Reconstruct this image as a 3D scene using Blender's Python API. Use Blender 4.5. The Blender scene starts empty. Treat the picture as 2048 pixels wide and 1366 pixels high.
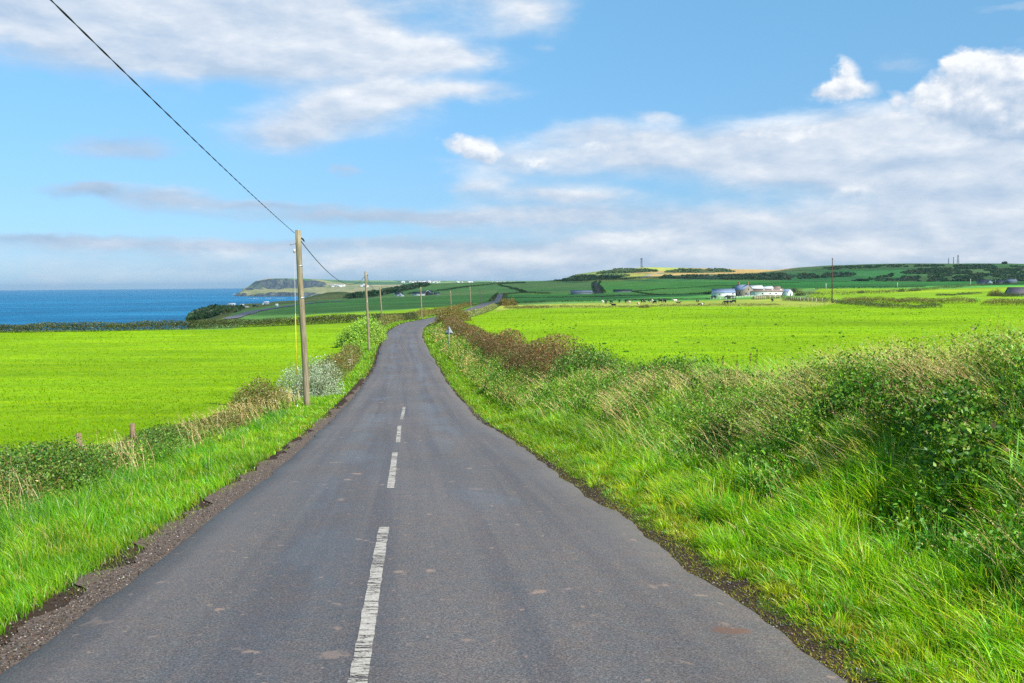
import bpy, math, random
import numpy as np
from mathutils import Vector, Matrix
random.seed(7)
RNG = np.random.default_rng(11)
SC = bpy.context.scene
COL = SC.collection
rad = math.radians

# ------------------------------------------------------------------ camera model (photo is 2048 x 1366)
FPX = 1991.0
CAM = np.array([0.0, 0.0, 1.7])
PITCH = math.atan((683 - 568.5) / FPX)
ROLL = 0.0083
_fw = np.array([0, math.cos(PITCH), -math.sin(PITCH)])
_r0 = np.array([1.0, 0, 0]); _u0 = np.array([0, math.sin(PITCH), math.cos(PITCH)])
RIGHT = math.cos(ROLL) * _r0 - math.sin(ROLL) * _u0
UP = math.sin(ROLL) * _r0 + math.cos(ROLL) * _u0

def ray(px, py):
    d = _fw[:, None] * FPX + RIGHT[:, None] * (np.atleast_1d(px) - 1024.0) + UP[:, None] * (683.0 - np.atleast_1d(py))
    return d / d[1]                     # scaled so that y = 1
def P(px, py, Y):
    d = ray(px, py)[:, 0]
    return CAM + d * Y
def proj(x, y, z):
    v = np.stack([np.asarray(x, float), np.asarray(y, float), np.asarray(z, float) - 1.7])
    dep = np.tensordot(_fw, v, 1)
    dep = np.where(dep < 0.05, 0.05, dep)
    return 1024 + FPX * np.tensordot(RIGHT, v, 1) / dep, 683 - FPX * np.tensordot(UP, v, 1) / dep

# ------------------------------------------------------------------ numpy value noise
def _h(i, j, seed):
    n = (i.astype(np.int64) * 374761393 + j.astype(np.int64) * 668265263 + seed * 974711) & 0x7fffffff
    n = ((n ^ (n >> 13)) * 1274126177) & 0x7fffffff
    return ((n ^ (n >> 16)) & 0xffff) / 65535.0
def vn(x, y, s=1.0, seed=0):
    x = np.asarray(x, float) / s; y = np.asarray(y, float) / s
    i = np.floor(x); j = np.floor(y); fx = x - i; fy = y - j
    fx = fx * fx * (3 - 2 * fx); fy = fy * fy * (3 - 2 * fy)
    a = _h(i, j, seed); b = _h(i + 1, j, seed); c = _h(i, j + 1, seed); d = _h(i + 1, j + 1, seed)
    return (a * (1 - fx) + b * fx) * (1 - fy) + (c * (1 - fx) + d * fx) * fy
def fbm(x, y, s, seed=0, o=3):
    t = 0; a = 1; n = 0
    for k in range(o):
        t = t + a * vn(x, y, s / 2 ** k, seed + k * 17); n += a; a *= 0.5
    return t / n
def sm(a, b, x):
    t = np.clip((np.asarray(x, float) - a) / (b - a), 0, 1)
    return t * t * (3 - 2 * t)
def lerp(a, b, t): return a + (b - a) * t

# ------------------------------------------------------------------ road line
_rd = np.array([-80, 0, 20, 32, 46, 60, 75, 91, 112, 133, 150, 170, 200, 240, 300, 350, 400, 450, 500, 600, 700, 830, 1200])
_rp = np.array([0, 0, 819, 806, 808, 811, 811.5, 806, 805, 808, 817, 834, 878, 909, 938, 959, 977.5, 984, 989, 995, 998, 1001, 1001.0])
_rx = np.where(_rd < 25, -0.1028 * _rd, (_rp - 1024) / FPX * _rd)
_rz = np.array([5.5, 0, -1.656, -2.62, -3.38, -3.92, -4.3, -4.5, -4.58, -4.64, -4.7, -4.8, -5.1, -5.7, -6.45, -6.25, -5.95, -6.7, -7.4, -8.2, -8.0, -6.6, -5])
_yy = np.arange(-80, 1200, 1.0)
def _smooth(a, k):
    w = np.hanning(2 * k + 1); w /= w.sum()
    return np.convolve(np.pad(a, k, mode='reflect', reflect_type='odd'), w, 'valid')
_XC = _smooth(np.interp(_yy, _rd, _rx), 9)
_ZR = _smooth(np.interp(_yy, _rd, _rz), 7)
def xc(y): return np.interp(y, _yy, _XC)
def zr(y): return np.interp(y, _yy, _ZR)

# ------------------------------------------------------------------ land beyond the near fields: (depth, photo row) or (depth, None, height)
Z = None
S = -62.0
COLS = {
 -900: [(150, Z, -4.6), (172, Z, -6), (260, Z, -30), (350, Z, S)],
 200: [(150, Z, -4.6), (172, Z, -6), (260, Z, -30), (350, Z, S)],
 350: [(150, 654), (185, Z, -7), (330, Z, -30), (450, Z, -45), (560, Z, S)],
 378: [(150, 652), (190, Z, -7), (330, Z, -20), (450, Z, -26), (600, 634), (640, 631), (690, Z, -40), (740, Z, S)],
 405: [(150, 651), (220, Z, -9), (450, Z, -21), (600, 630), (690, 617), (740, Z, -24), (830, Z, S)],
 440: [(150, 649), (220, 644), (300, 641), (450, 637), (600, 625), (740, 613), (800, 610), (860, Z, -25), (950, Z, S)],
 480: [(150, 648), (300, 638), (500, 629), (740, 614), (900, 606), (960, Z, -22), (1100, Z, S)],
 540: [(150, 647), (300, 635), (500, 624), (740, 612), (900, 606), (1050, 602.5), (1120, Z, -24), (1250, Z, S)],
 600: [(150, 645), (300, 632), (500, 619), (740, 609), (1000, 602), (1300, 596), (1450, Z, -30), (1700, Z, S)],
 650: [(150, 644), (300, 628), (500, 615), (740, 607), (1000, 600), (1300, 588), (1420, 584.5), (1600, Z, -20), (1900, Z, -45), (2400, Z, S)],
 690: [(150, 643), (300, 626), (500, 613), (740, 606), (1000, 601), (1280, 588), (1420, 582), (1600, Z, -18), (1900, Z, -40), (2400, Z, S)],
 735: [(150, 642), (300, 623), (500, 611.5), (740, 605), (1000, 598), (1300, 593), (1500, 590), (1750, 587.5), (1950, Z, -30), (2400, Z, S)],
 770: [(150, 641), (300, 622), (500, 610.5), (740, 604), (1000, 596), (1300, 591), (1700, 582), (1850, 580.5), (2050, Z, -28), (2500, Z, S)],
 800: [(150, 641), (300, 621), (500, 610), (740, 603), (1000, 594), (1300, 589), (1700, 576), (1800, 575), (2000, Z, -25), (2600, Z, S)],
 850: [(150, 640), (300, 619), (500, 608), (740, 601), (1000, 592), (1300, 586), (1700, 569.5), (1850, 568), (2100, Z, -20), (2700, Z, S)],
 920: [(150, 640), (300, 624), (400, 612), (500, 607), (740, 598), (1000, 590), (1300, 582), (1700, 568), (2000, 565), (2300, Z, -18), (2900, Z, S)],
 1000: [(150, 641), (300, 621), (450, 608), (600, 602), (800, 593), (1000, 586), (1300, 577.5), (1700, 567), (2000, 563.2), (2400, Z, -10), (3100, Z, S)],
 1105: [(150, 641), (350, 609), (500, 601), (700, 595), (1000, 584), (1300, 576), (1700, 566), (2100, 560), (2600, Z, 0), (3200, Z, -30)],
 1150: [(150, 641), (350, 608), (500, 600), (700, 594), (1000, 583), (1300, 575), (1700, 564.5), (2000, 559), (2300, 553), (2450, 548), (2900, Z, 15), (3200, Z, 0)],
 1205: [(150, 641), (350, 608), (500, 600), (700, 593.5), (1000, 582), (1300, 573), (1700, 563), (2000, 556), (2300, 546), (2500, 540), (2900, Z, 18), (3200, Z, 0)],
 1290: [(150, 641), (350, 607), (500, 599), (700, 593), (1000, 581), (1300, 571), (1700, 561.5), (2000, 553), (2300, 542), (2550, 533), (2800, Z, 35), (3200, Z, 0)],
 1400: [(150, 640), (350, 605.5), (500, 598.5), (700, 592), (1000, 580), (1300, 570), (1700, 560), (2000, 551), (2400, 538), (2560, 535.5), (2900, Z, 25), (3200, Z, 0)],
 1550: [(150, 638), (350, 604), (500, 597), (700, 588.5), (1000, 577), (1300, 568), (1700, 559.5), (2000, 551.5), (2400, 541), (2560, 539.3), (2900, Z, 25), (3200, Z, 0)],
 1650: [(150, 637), (330, 604), (500, 594), (700, 585), (1000, 575), (1300, 567.5), (1700, 558), (2000, 547), (2400, 533), (2560, 531), (2900, Z, 30), (3200, Z, 0)],
 1800: [(150, 635), (320, 603.5), (500, 590.5), (700, 582.5), (1000, 573.5), (1300, 568.5), (1600, 562), (1900, 546), (2300, 529), (2500, 526.5), (2900, Z, 32), (3200, Z, 0)],
 2048: [(150, 633), (320, 601), (500, 587), (700, 578), (1000, 571), (1300, 566.5), (1600, 560), (1900, 546), (2300, 530), (2500, 528), (2900, Z, 30), (3200, Z, 0)],
 2900: [(150, 626), (320, 594), (500, 580), (700, 571), (1000, 564), (1300, 559), (1600, 552), (1900, 538), (2300, 522), (2500, 520), (2900, Z, 30), (3200, Z, 0)],
}
def build_table(cols, d0, d1, nd, pxs, blur_px, blur_d):
    D = np.exp(np.linspace(math.log(d0), math.log(d1), nd))
    keys = sorted(cols); A = []
    for k in keys:
        ds, zs = [], []
        for e in cols[k]:
            ds.append(math.log(e[0])); zs.append(e[2] if len(e) == 3 else P(k, e[1], e[0])[2])
        A.append(np.interp(np.log(D), ds, zs))
    A = np.array(A)
    T = np.array([np.interp(pxs, keys, A[:, i]) for i in range(nd)]).T      # px, d
    T = np.array([_smooth(T[:, i], blur_px) for i in range(nd)]).T
    T = np.array([_smooth(T[i], blur_d) for i in range(len(pxs))])
    return D, T
_PX = np.arange(-900, 2905, 5.0)
_D, _T = build_table(COLS, 140, 3200, 420, _PX, 4, 4)
def bilin(px, d, PX, D, T):
    u = np.clip((px - PX[0]) / (PX[1] - PX[0]), 0, len(PX) - 1.001)
    v = np.clip((np.log(d) - math.log(D[0])) / (math.log(D[-1]) - math.log(D[0])) * (len(D) - 1), 0, len(D) - 1.001)
    i = u.astype(int); j = v.astype(int); fu = u - i; fv = v - j
    return (T[i, j] * (1 - fu) + T[i + 1, j] * fu) * (1 - fv) + (T[i, j + 1] * (1 - fu) + T[i + 1, j + 1] * fu) * fv
def ground(x, y):
    x = np.asarray(x, float); y = np.asarray(y, float)
    yc = np.clip(y, -75, 1190)
    s = x - xc(yc); z0 = zr(yc)
    # right side: verge, bank, field; left side: verge, low field
    bank = (1.1 + 0.32 * (1 - sm(9, 17, y))) * sm(3.1, 6.0, s) * lerp(1, 0.8, sm(40, 80, y))
    fr = lerp(1.1, 1.0, sm(10, 60, y)) + 0 * s
    right = np.where(s < 6.5, bank, lerp(bank, fr, sm(6.5, 9, s)))
    right = right + 0.06 * (fbm(x, y, 0.9, 5) - 0.5) * sm(2.6, 3.2, s)
    left = -0.03 + 0.05 * sm(-2.9, -3.6, s) - 0.2 * sm(-5, -7.5, s) + 0.05 * (fbm(x, y, 0.8, 9) - 0.5) * sm(-3.0, -3.4, s)
    N = z0 + np.where(s > 0, right, left) - 0.025 * np.clip(np.abs(s), 0, 2.5) * 0
    N = N + 0.25 * (fbm(x, y, 30, 3) - 0.5) * sm(12, 40, np.abs(s))
    yf = np.clip(y, 140, 3199)
    F = bilin(1024 + FPX * x / np.maximum(yf, 1), yf, _PX, _D, _T)
    F = F + (fbm(x, y, 60, 21) - 0.5) * 1.6 * sm(250, 600, y) + (fbm(x, y, 220, 22) - 0.5) * 5 * sm(1200, 2000, y)
    F = lerp(F, z0 + np.where(s > 0, 0.5, 0.0) * sm(3, 8, np.abs(s)), np.exp(-(s / 9.0) ** 2) * (1 - sm(780, 900, y)))
    z = lerp(N, F, sm(140, 185, y))
    on = (y < 850)
    z = np.where(on, lerp(z0 - 0.05 - 0.0003 * np.maximum(y, 0), z, sm(2.3, 2.8, np.abs(s))), z)
    cut = (np.abs(s) < 1.95) & on
    return z - np.where(cut, 0.10 + 0.0012 * np.maximum(y, 0), 0)
def hit(px, py, dmin=6.0, dmax=3100.0):
    d = ray(px, py)[:, 0]
    Y = np.exp(np.linspace(math.log(dmin), math.log(dmax), 2200))
    x = d[0] * Y; zz = 1.7 + d[2] * Y
    g = ground(x, Y)
    k = np.argmax(g >= zz)
    if not (g >= zz).any(): k = np.argmin(zz - g)
    return np.array([x[k], Y[k], g[k]])
def G(x, y): return float(ground(np.array([x]), np.array([y]))[0])

# ------------------------------------------------------------------ object helpers
def tag(o, label=None, cat=None, group=None, kind=None):
    if label: o['label'] = label
    if cat: o['category'] = cat
    if group: o['group'] = group
    if kind: o['kind'] = kind
    return o
def empty(name, loc, rz=0.0):
    o = bpy.data.objects.new(name, None); COL.objects.link(o)
    o.location = [float(c) for c in loc]; o.rotation_euler = (0, 0, rz); o.empty_display_size = 0.2
    return o
def mesh_np(name, V, faces, mat, parent=None, col=None, smooth=False, uv=None):
    """V (n,3); faces: list of int arrays (m,k) with k = 3 or 4; col (n,3) per vertex."""
    me = bpy.data.meshes.new(name)
    V = np.asarray(V, np.float32)
    loops = np.concatenate([np.asarray(f).ravel() for f in faces]).astype(np.int32)
    tot = np.concatenate([np.full(len(f), np.asarray(f).shape[1]) for f in faces]).astype(np.int32)
    st = np.concatenate([[0], np.cumsum(tot)[:-1]]).astype(np.int32)
    me.vertices.add(len(V)); me.vertices.foreach_set('co', V.ravel())
    me.loops.add(len(loops)); me.loops.foreach_set('vertex_index', loops)
    me.polygons.add(len(tot)); me.polygons.foreach_set('loop_start', st); me.polygons.foreach_set('loop_total', tot)
    if smooth: me.polygons.foreach_set('use_smooth', np.ones(len(tot), bool))
    me.update(calc_edges=True)
    if col is not None:
        a = me.color_attributes.new('Col', 'FLOAT_COLOR', 'POINT')
        c = np.ones((len(V), 4), np.float32); c[:, :3] = np.clip(col, 0, 1)
        a.data.foreach_set('color', c.ravel())
    if uv is not None:
        l = me.uv_layers.new(name='UVMap'); l.data.foreach_set('uv', np.asarray(uv, np.float32)[loops].ravel())
    if mat: me.materials.append(mat)
    o = bpy.data.objects.new(name, me); COL.objects.link(o)
    if parent: o.parent = parent
    return o
class MB:
    """collects simple shapes into ONE mesh"""
    def __init__(s): s.v = []; s.f3 = []; s.f4 = []; s.n = 0; s.c = []
    def add(s, V, f3=(), f4=(), c=None):
        V = np.asarray(V, float); s.v.append(V)
        if len(f3): s.f3.append(np.asarray(f3) + s.n)
        if len(f4): s.f4.append(np.asarray(f4) + s.n)
        s.c.append(np.tile(np.array(c if c is not None else (1, 1, 1.0)), (len(V), 1))); s.n += len(V)
    def box(s, c, d, M=None, col=None):
        x, y, z = np.array(d) / 2.0
        V = np.array([(-x, -y, -z), (x, -y, -z), (x, y, -z), (-x, y, -z), (-x, -y, z), (x, -y, z), (x, y, z), (-x, y, z)])
        if M is not None: V = V @ np.asarray(M).T
        s.add(V + np.array(c), (), [(0, 3, 2, 1), (4, 5, 6, 7), (0, 1, 5, 4), (1, 2, 6, 5), (2, 3, 7, 6), (3, 0, 4, 7)], col)
    def tube(s, pts, rads, n=8, col=None, sq=None):
        pts = np.asarray(pts, float); m = len(pts)
        if np.isscalar(rads): rads = [rads] * m
        V = []
        for i in range(m):
            t = pts[min(i + 1, m - 1)] - pts[max(i - 1, 0)]; t = t / (np.linalg.norm(t) + 1e-9)
            a = np.array([0, 1.0, 0]) if abs(t[1]) < 0.9 else np.array([1.0, 0, 0])
            u = np.cross(a, t); u /= np.linalg.norm(u); w = np.cross(t, u)
            r = rads[i]; ru, rw = (r if np.ndim(r) else (r, r))
            th = np.linspace(0, 2 * math.pi, n, endpoint=False)
            V.append(pts[i] + np.outer(np.cos(th) * ru, u) + np.outer(np.sin(th) * rw, w))
        V = np.concatenate(V); f = []
        for i in range(m - 1):
            for k in range(n):
                f.append((i * n + k, i * n + (k + 1) % n, (i + 1) * n + (k + 1) % n, (i + 1) * n + k))
        c0 = len(V); V = np.vstack([V, pts[0], pts[-1]])
        f3 = [(c0, (k + 1) % n, k) for k in range(n)] + [(c0 + 1, (m - 1) * n + k, (m - 1) * n + (k + 1) % n) for k in range(n)]
        s.add(V, f3, f, col)
    def build(s, name, mat, parent=None, smooth=False, vc=False):
        faces = []
        if s.f4: faces.append(np.concatenate(s.f4))
        if s.f3: faces.append(np.concatenate(s.f3))
        return mesh_np(name, np.concatenate(s.v), faces, mat, parent, np.concatenate(s.c) if vc else None, smooth)
def copy_tree(o, parent=None):
    c = o.copy(); COL.objects.link(c)
    if parent: c.parent = parent
    for ch in list(o.children): copy_tree(ch, c)
    return c

# ------------------------------------------------------------------ materials
def new_mat(name):
    m = bpy.data.materials.new(name); m.use_nodes = True
    nt = m.node_tree; nt.nodes.clear()
    return m, nt
class N:
    def __init__(s, nt): s.nt = nt
    def __call__(s, t, ins=None, **kw):
        n = s.nt.nodes.new(t)
        for k, v in kw.items(): setattr(n, k, v)
        for k, v in (ins or {}).items():
            if isinstance(v, bpy.types.NodeSocket): s.nt.links.new(v, n.inputs[k])
            else: n.inputs[k].default_value = v
        return n
    def math(s, op, a, b=None, c=None, clamp=False):
        ins = {0: a}
        if b is not None: ins[1] = b
        if c is not None: ins[2] = c
        n = s('ShaderNodeMath', ins, operation=op); n.use_clamp = clamp
        return n.outputs[0]
    def noise(s, vec, scale, detail=3.0, rough=0.55, dist=0.0):
        n = s('ShaderNodeTexNoise', {'Scale': scale, 'Detail': detail, 'Roughness': rough, 'Distortion': dist})
        if vec is not None: s.nt.links.new(vec, n.inputs['Vector'])
        return n.outputs['Fac']
    def ramp(s, fac, stops, interp='LINEAR'):
        n = s('ShaderNodeValToRGB', {0: fac}); r = n.color_ramp; r.interpolation = interp
        while len(r.elements) < len(stops): r.elements.new(0.5)
        for e, (p, c) in zip(r.elements, stops):
            e.position = p; e.color = (*c, 1) if len(c) == 3 else c
        return n.outputs[0]
    def mix(s, fac, a, b, mode='MIX'):
        n = s('ShaderNodeMix', data_type='RGBA', blend_type=mode)
        for sock, v in ((n.inputs[0], fac), (n.inputs[6], a), (n.inputs[7], b)):
            if isinstance(v, bpy.types.NodeSocket): s.nt.links.new(v, sock)
            elif np.ndim(v): sock.default_value = (*v[:3], 1)
            else: sock.default_value = v
        return n.outputs[2]
    def mapr(s, v, a, b, c, d):
        n = s('ShaderNodeMapRange', {0: v, 1: a, 2: b, 3: c, 4: d}); return n.outputs[0]
    def scale(s, vec, x, y, z):
        n = s('ShaderNodeMapping', {'Vector': vec, 'Scale': (x, y, z)}); return n.outputs[0]
    def out(s, sh, vol=None):
        o = s('ShaderNodeOutputMaterial')
        if sh is not None: s.nt.links.new(sh, o.inputs['Surface'])
        if vol is not None: s.nt.links.new(vol, o.inputs['Volume'])

def simple_mat(name, base, rough=0.7, var=0.25, scale=3.0, metal=0.0, spec=0.3, bump=0.0, streak=None):
    m, nt = new_mat(name); n = N(nt)
    tc = n('ShaderNodeTexCoord').outputs['Object']
    v = n.scale(tc, *streak) if streak else tc
    f = n.noise(v, scale, 5, 0.6)
    b = np.array(base)
    c = n.ramp(f, [(0.3, tuple(b * (1 - var))), (0.7, tuple(np.minimum(b * (1 + var), 1)))])
    p = n('ShaderNodeBsdfPrincipled', {'Base Color': c, 'Roughness': rough, 'Metallic': metal, 'Specular IOR Level': spec})
    if bump:
        bn = n('ShaderNodeBump', {'Height': f, 'Strength': bump, 'Distance': 0.02}); nt.links.new(bn.outputs[0], p.inputs['Normal'])
    n.out(p.outputs[0]); return m

def leaf_mat(name, trans=0.35, gloss=0.025, rough=0.5):
    m, nt = new_mat(name); n = N(nt)
    a = n('ShaderNodeVertexColor', layer_name='Col').outputs[0]
    d = n('ShaderNodeBsdfDiffuse', {'Color': a})
    tcol = n.mix(1.0, a, (1.15, 1.1, 0.5), 'MULTIPLY')
    t = n('ShaderNodeBsdfTranslucent', {'Color': tcol})
    mx = n('ShaderNodeMixShader', {0: trans, 1: d.outputs[0], 2: t.outputs[0]})
    g = n('ShaderNodeBsdfGlossy', {'Color': (1, 1, 1, 1), 'Roughness': rough})
    mx2 = n('ShaderNodeMixShader', {0: gloss, 1: mx.outputs[0], 2: g.outputs[0]})
    n.out(mx2.outputs[0]); return m
LEAF = leaf_mat('leaf')
GRASS = leaf_mat('grass_blade', 0.46, 0.024, 0.38)
PASTURE = leaf_mat('pasture_blade', 0.42, 0.0, 0.5)
DRY = leaf_mat('dry_stalk', 0.3, 0.02, 0.6)

# ------------------------------------------------------------------ plants
def blades_arrays(p, h, w, lean_az, lean, col, tipcol=None, seg=3, curve=1.0):
    """curved tapering blades; p (n,3) roots, lean = sideways reach as share of height"""
    n = len(p); L = seg
    az = RNG.uniform(0, 2 * math.pi, n)
    wx, wy = np.cos(az), np.sin(az)
    V = np.zeros((n, 2 * L + 1, 3)); C = np.zeros((n, 2 * L + 1, 3))
    tipcol = col if tipcol is None else tipcol
    for k in range(L + 1):
        t = k / L
        r = lean * h * (t ** (1.0 + curve))
        zz = h * (t - 0.5 * np.clip(lean, 0, 1.3) * 0.75 * t * t)
        cx = p[:, 0] + np.cos(lean_az) * r; cy = p[:, 1] + np.sin(lean_az) * r; cz = p[:, 2] + zz
        c = col * (1 - t) + tipcol * t
        if k < L:
            ww = w * 0.5 * (1 - 0.75 * t)
            V[:, 2 * k] = np.stack([cx - wx * ww, cy - wy * ww, cz], 1); V[:, 2 * k + 1] = np.stack([cx + wx * ww, cy + wy * ww, cz], 1)
            C[:, 2 * k] = c; C[:, 2 * k + 1] = c
        else:
            V[:, 2 * L] = np.stack([cx, cy, cz], 1); C[:, 2 * L] = c
    m = 2 * L + 1; base = (np.arange(n) * m)[:, None]
    f4 = [base + np.array([[2 * k, 2 * k + 1, 2 * k + 3, 2 * k + 2]]) for k in range(L - 1)]
    f3 = base + np.array([[2 * L - 2, 2 * L - 1, 2 * L]])
    return V.reshape(-1, 3), (np.concatenate(f4) if f4 else np.zeros((0, 4), int)), f3, C.reshape(-1, 3)
def leaves_arrays(p, size, col, nrm=None, asp=0.55):
    n = len(p)
    u = RNG.normal(size=(n, 3)); u /= np.linalg.norm(u, axis=1)[:, None]
    a = RNG.normal(size=(n, 3)); a -= (a * u).sum(1)[:, None] * u; a /= np.linalg.norm(a, axis=1)[:, None]
    k = np.cross(u, a)
    s = np.broadcast_to(size, (n,))[:, None]
    V = np.stack([p - u * s * 0.5, p + a * s * 0.5 * asp + k * s * 0.08, p + u * s * 0.5, p - a * s * 0.5 * asp + k * s * 0.08], 1)
    C = np.repeat(col[:, None], 4, 1)
    f = (np.arange(n) * 4)[:, None] + np.array([[0, 1, 2, 3]])
    return V.reshape(-1, 3), f, C.reshape(-1, 3)
class PB:
    """collects blades and leaves into one mesh"""
    def __init__(s): s.v = []; s.c = []; s.f3 = []; s.f4 = []; s.n = 0
    def blades(s, *a, **k):
        V, f4, f3, C = blades_arrays(*a, **k); s.f4.append(f4 + s.n); s.f3.append(f3 + s.n); s.v.append(V); s.c.append(C); s.n += len(V)
    def leaves(s, *a, **k):
        V, f, C = leaves_arrays(*a, **k); s.f4.append(f + s.n); s.v.append(V); s.c.append(C); s.n += len(V)
    def build(s, name, mat, parent=None):
        faces = [np.concatenate(s.f4)] + ([np.concatenate(s.f3)] if s.f3 else [])
        V = np.concatenate(s.v)
        if parent is not None: V = V - np.array(parent.location)
        return mesh_np(name, V, faces, mat, parent, np.concatenate(s.c))
def palette(n, cols, wts=None, jit=0.22):
    cols = np.array(cols); i = RNG.choice(len(cols), n, p=None if wts is None else np.array(wts) / np.sum(wts))
    return cols[i] * (1 + RNG.uniform(-jit, jit, (n, 1))) * (1 + RNG.uniform(-jit * 0.4, jit * 0.4, (n, 3)))
def samp(n, y0, y1, p, s0, s1):
    u = RNG.random(n); q = 1 - p
    y = (y0 ** q + u * (y1 ** q - y0 ** q)) ** (1 / q)
    s = RNG.uniform(s0, s1, n); x = xc(y) + s
    k = np.abs(x) < 0.54 * y + 1.8          # a little beyond the picture on both sides
    return x[k], y[k], s[k]
# ------------------------------------------------------------------ ground sheet
GC = {'field': (0.175, 0.33, 0.004), 'dark': (0.09, 0.215, 0.05), 'lit': (0.18, 0.33, 0.012), 'olive': (0.13, 0.155, 0.045),  # dark and lit: crop tones with cloud shade and sun put in
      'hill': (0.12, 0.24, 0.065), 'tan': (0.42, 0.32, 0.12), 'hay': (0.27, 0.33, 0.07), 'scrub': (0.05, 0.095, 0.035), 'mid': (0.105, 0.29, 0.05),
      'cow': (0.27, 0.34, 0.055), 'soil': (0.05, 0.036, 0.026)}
PATCH = [   # (polygon on the photo, colour, nearest depth)
 ([(330, 645), (500, 600), (640, 597), (560, 610), (470, 622), (440, 645)], GC['olive'], 230),
 ([(500, 650), (500, 600), (640, 575), (740, 590), (600, 606)], (0.12, 0.16, 0.05), 800),
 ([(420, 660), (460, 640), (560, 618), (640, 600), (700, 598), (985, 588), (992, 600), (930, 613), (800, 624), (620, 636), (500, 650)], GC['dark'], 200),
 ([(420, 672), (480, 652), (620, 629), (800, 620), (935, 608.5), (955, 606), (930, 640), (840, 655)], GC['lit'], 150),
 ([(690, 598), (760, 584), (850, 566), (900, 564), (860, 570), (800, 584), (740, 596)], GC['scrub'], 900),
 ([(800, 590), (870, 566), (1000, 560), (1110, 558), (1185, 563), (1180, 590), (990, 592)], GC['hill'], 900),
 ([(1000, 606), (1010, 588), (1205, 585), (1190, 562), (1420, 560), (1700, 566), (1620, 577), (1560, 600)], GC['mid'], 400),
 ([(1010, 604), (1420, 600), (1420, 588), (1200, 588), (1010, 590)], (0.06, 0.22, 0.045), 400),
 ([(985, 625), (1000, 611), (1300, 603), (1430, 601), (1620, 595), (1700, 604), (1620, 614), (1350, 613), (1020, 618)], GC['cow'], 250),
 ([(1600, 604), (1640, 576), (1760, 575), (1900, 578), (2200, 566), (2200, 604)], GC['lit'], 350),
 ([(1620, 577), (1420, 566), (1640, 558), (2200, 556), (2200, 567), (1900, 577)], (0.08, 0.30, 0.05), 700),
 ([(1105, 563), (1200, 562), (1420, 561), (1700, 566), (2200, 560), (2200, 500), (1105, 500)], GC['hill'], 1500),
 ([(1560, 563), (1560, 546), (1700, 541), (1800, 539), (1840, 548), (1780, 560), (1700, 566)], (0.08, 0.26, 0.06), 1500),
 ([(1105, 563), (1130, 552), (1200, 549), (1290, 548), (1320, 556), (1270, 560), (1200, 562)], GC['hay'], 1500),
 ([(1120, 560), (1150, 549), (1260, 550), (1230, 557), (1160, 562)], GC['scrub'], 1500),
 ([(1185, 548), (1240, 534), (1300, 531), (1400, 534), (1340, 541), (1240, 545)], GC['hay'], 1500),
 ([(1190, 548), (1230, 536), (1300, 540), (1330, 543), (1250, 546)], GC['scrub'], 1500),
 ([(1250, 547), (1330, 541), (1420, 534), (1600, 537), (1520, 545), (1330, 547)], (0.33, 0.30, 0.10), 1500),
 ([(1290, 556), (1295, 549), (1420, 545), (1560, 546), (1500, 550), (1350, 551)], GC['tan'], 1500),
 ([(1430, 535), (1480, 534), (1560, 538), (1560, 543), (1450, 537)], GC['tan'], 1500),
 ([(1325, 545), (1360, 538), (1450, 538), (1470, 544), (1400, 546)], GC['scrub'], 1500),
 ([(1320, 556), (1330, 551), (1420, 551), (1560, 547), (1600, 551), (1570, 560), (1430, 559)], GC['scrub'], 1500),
 ([(1187, 588), (1183, 566), (1192, 563), (1200, 572), (1208, 587)], (0.05, 0.055, 0.05), 700),
]
def in_poly(px, py, poly):
    r = np.zeros(px.shape, bool); m = len(poly)
    for i in range(m):
        x1, y1 = poly[i]; x2, y2 = poly[(i + 1) % m]
        if y1 == y2: continue
        c = ((y1 > py) != (y2 > py)) & (px < (x2 - x1) * (py - y1) / (y2 - y1) + x1)
        r ^= c
    return r
def ground_colour(x, y, z):
    s = x - xc(np.clip(y, -75, 1190))
    c = np.tile(np.array(GC['field']), (len(x), 1))
    far = y > 150
    c[far] = GC['hill']
    px, py = proj(x, np.maximum(y, 0.5), z)
    wob = (fbm(x, y, 40, 61) - 0.5) * 2.0
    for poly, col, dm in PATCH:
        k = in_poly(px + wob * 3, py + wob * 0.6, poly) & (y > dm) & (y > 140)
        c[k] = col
    rf = (s > 6) & (y > 140) & (y < 345) & (px > 900) ; c[rf] = GC['field']
    k = in_poly(px, py, PATCH[8][0]) & (y > 250); c[k] = GC['cow']
    near = (y < 900) & (np.abs(s) < 7)
    soil = near & (s > -2.78 - 0.3 * vn(x, y, 0.7, 3)) & (s < 2.42 + 0.3 * vn(x, y, 0.5, 4)); c[soil] = GC['soil']
    v = near & ~soil & (s > 0) & (s < 7); c[v] = np.array((0.05, 0.10, 0.015))
    v = near & ~soil & (s < 0) & (s > -4.4); c[v] = np.array((0.09, 0.22, 0.012))
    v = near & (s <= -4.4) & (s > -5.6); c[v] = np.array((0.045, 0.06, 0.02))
    t = fbm(x, y, 18, 31)[:, None]; u = fbm(x, y * 3, 5, 32)[:, None]
    # far fields differ a little from one another
    fx = x + 60 * (fbm(x, y, 300, 63) - .5); fy = y + 90 * (fbm(x, y, 300, 64) - .5)
    ci = np.floor(fx / 210); cj = np.floor((fy + 60 * (ci % 2)) / 260)
    h1 = _h(ci, cj, 65)[:, None]; h2 = _h(ci, cj, 66)[:, None]
    far = (sm(560, 700, y) * (np.hypot(c[:, 0] - GC['tan'][0], c[:, 1] - GC['tan'][1]) > .02))[:, None]
    c = c * lerp(1, 0.78 + 0.5 * h1, far) * lerp(np.ones((1, 3)), np.concatenate([0.85 + 0.55 * h2, 1 + 0 * h2, 0.9 + .25 * h2], 1), far)
    return c * (0.78 + 0.44 * t) * (0.85 + 0.3 * u)

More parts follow.
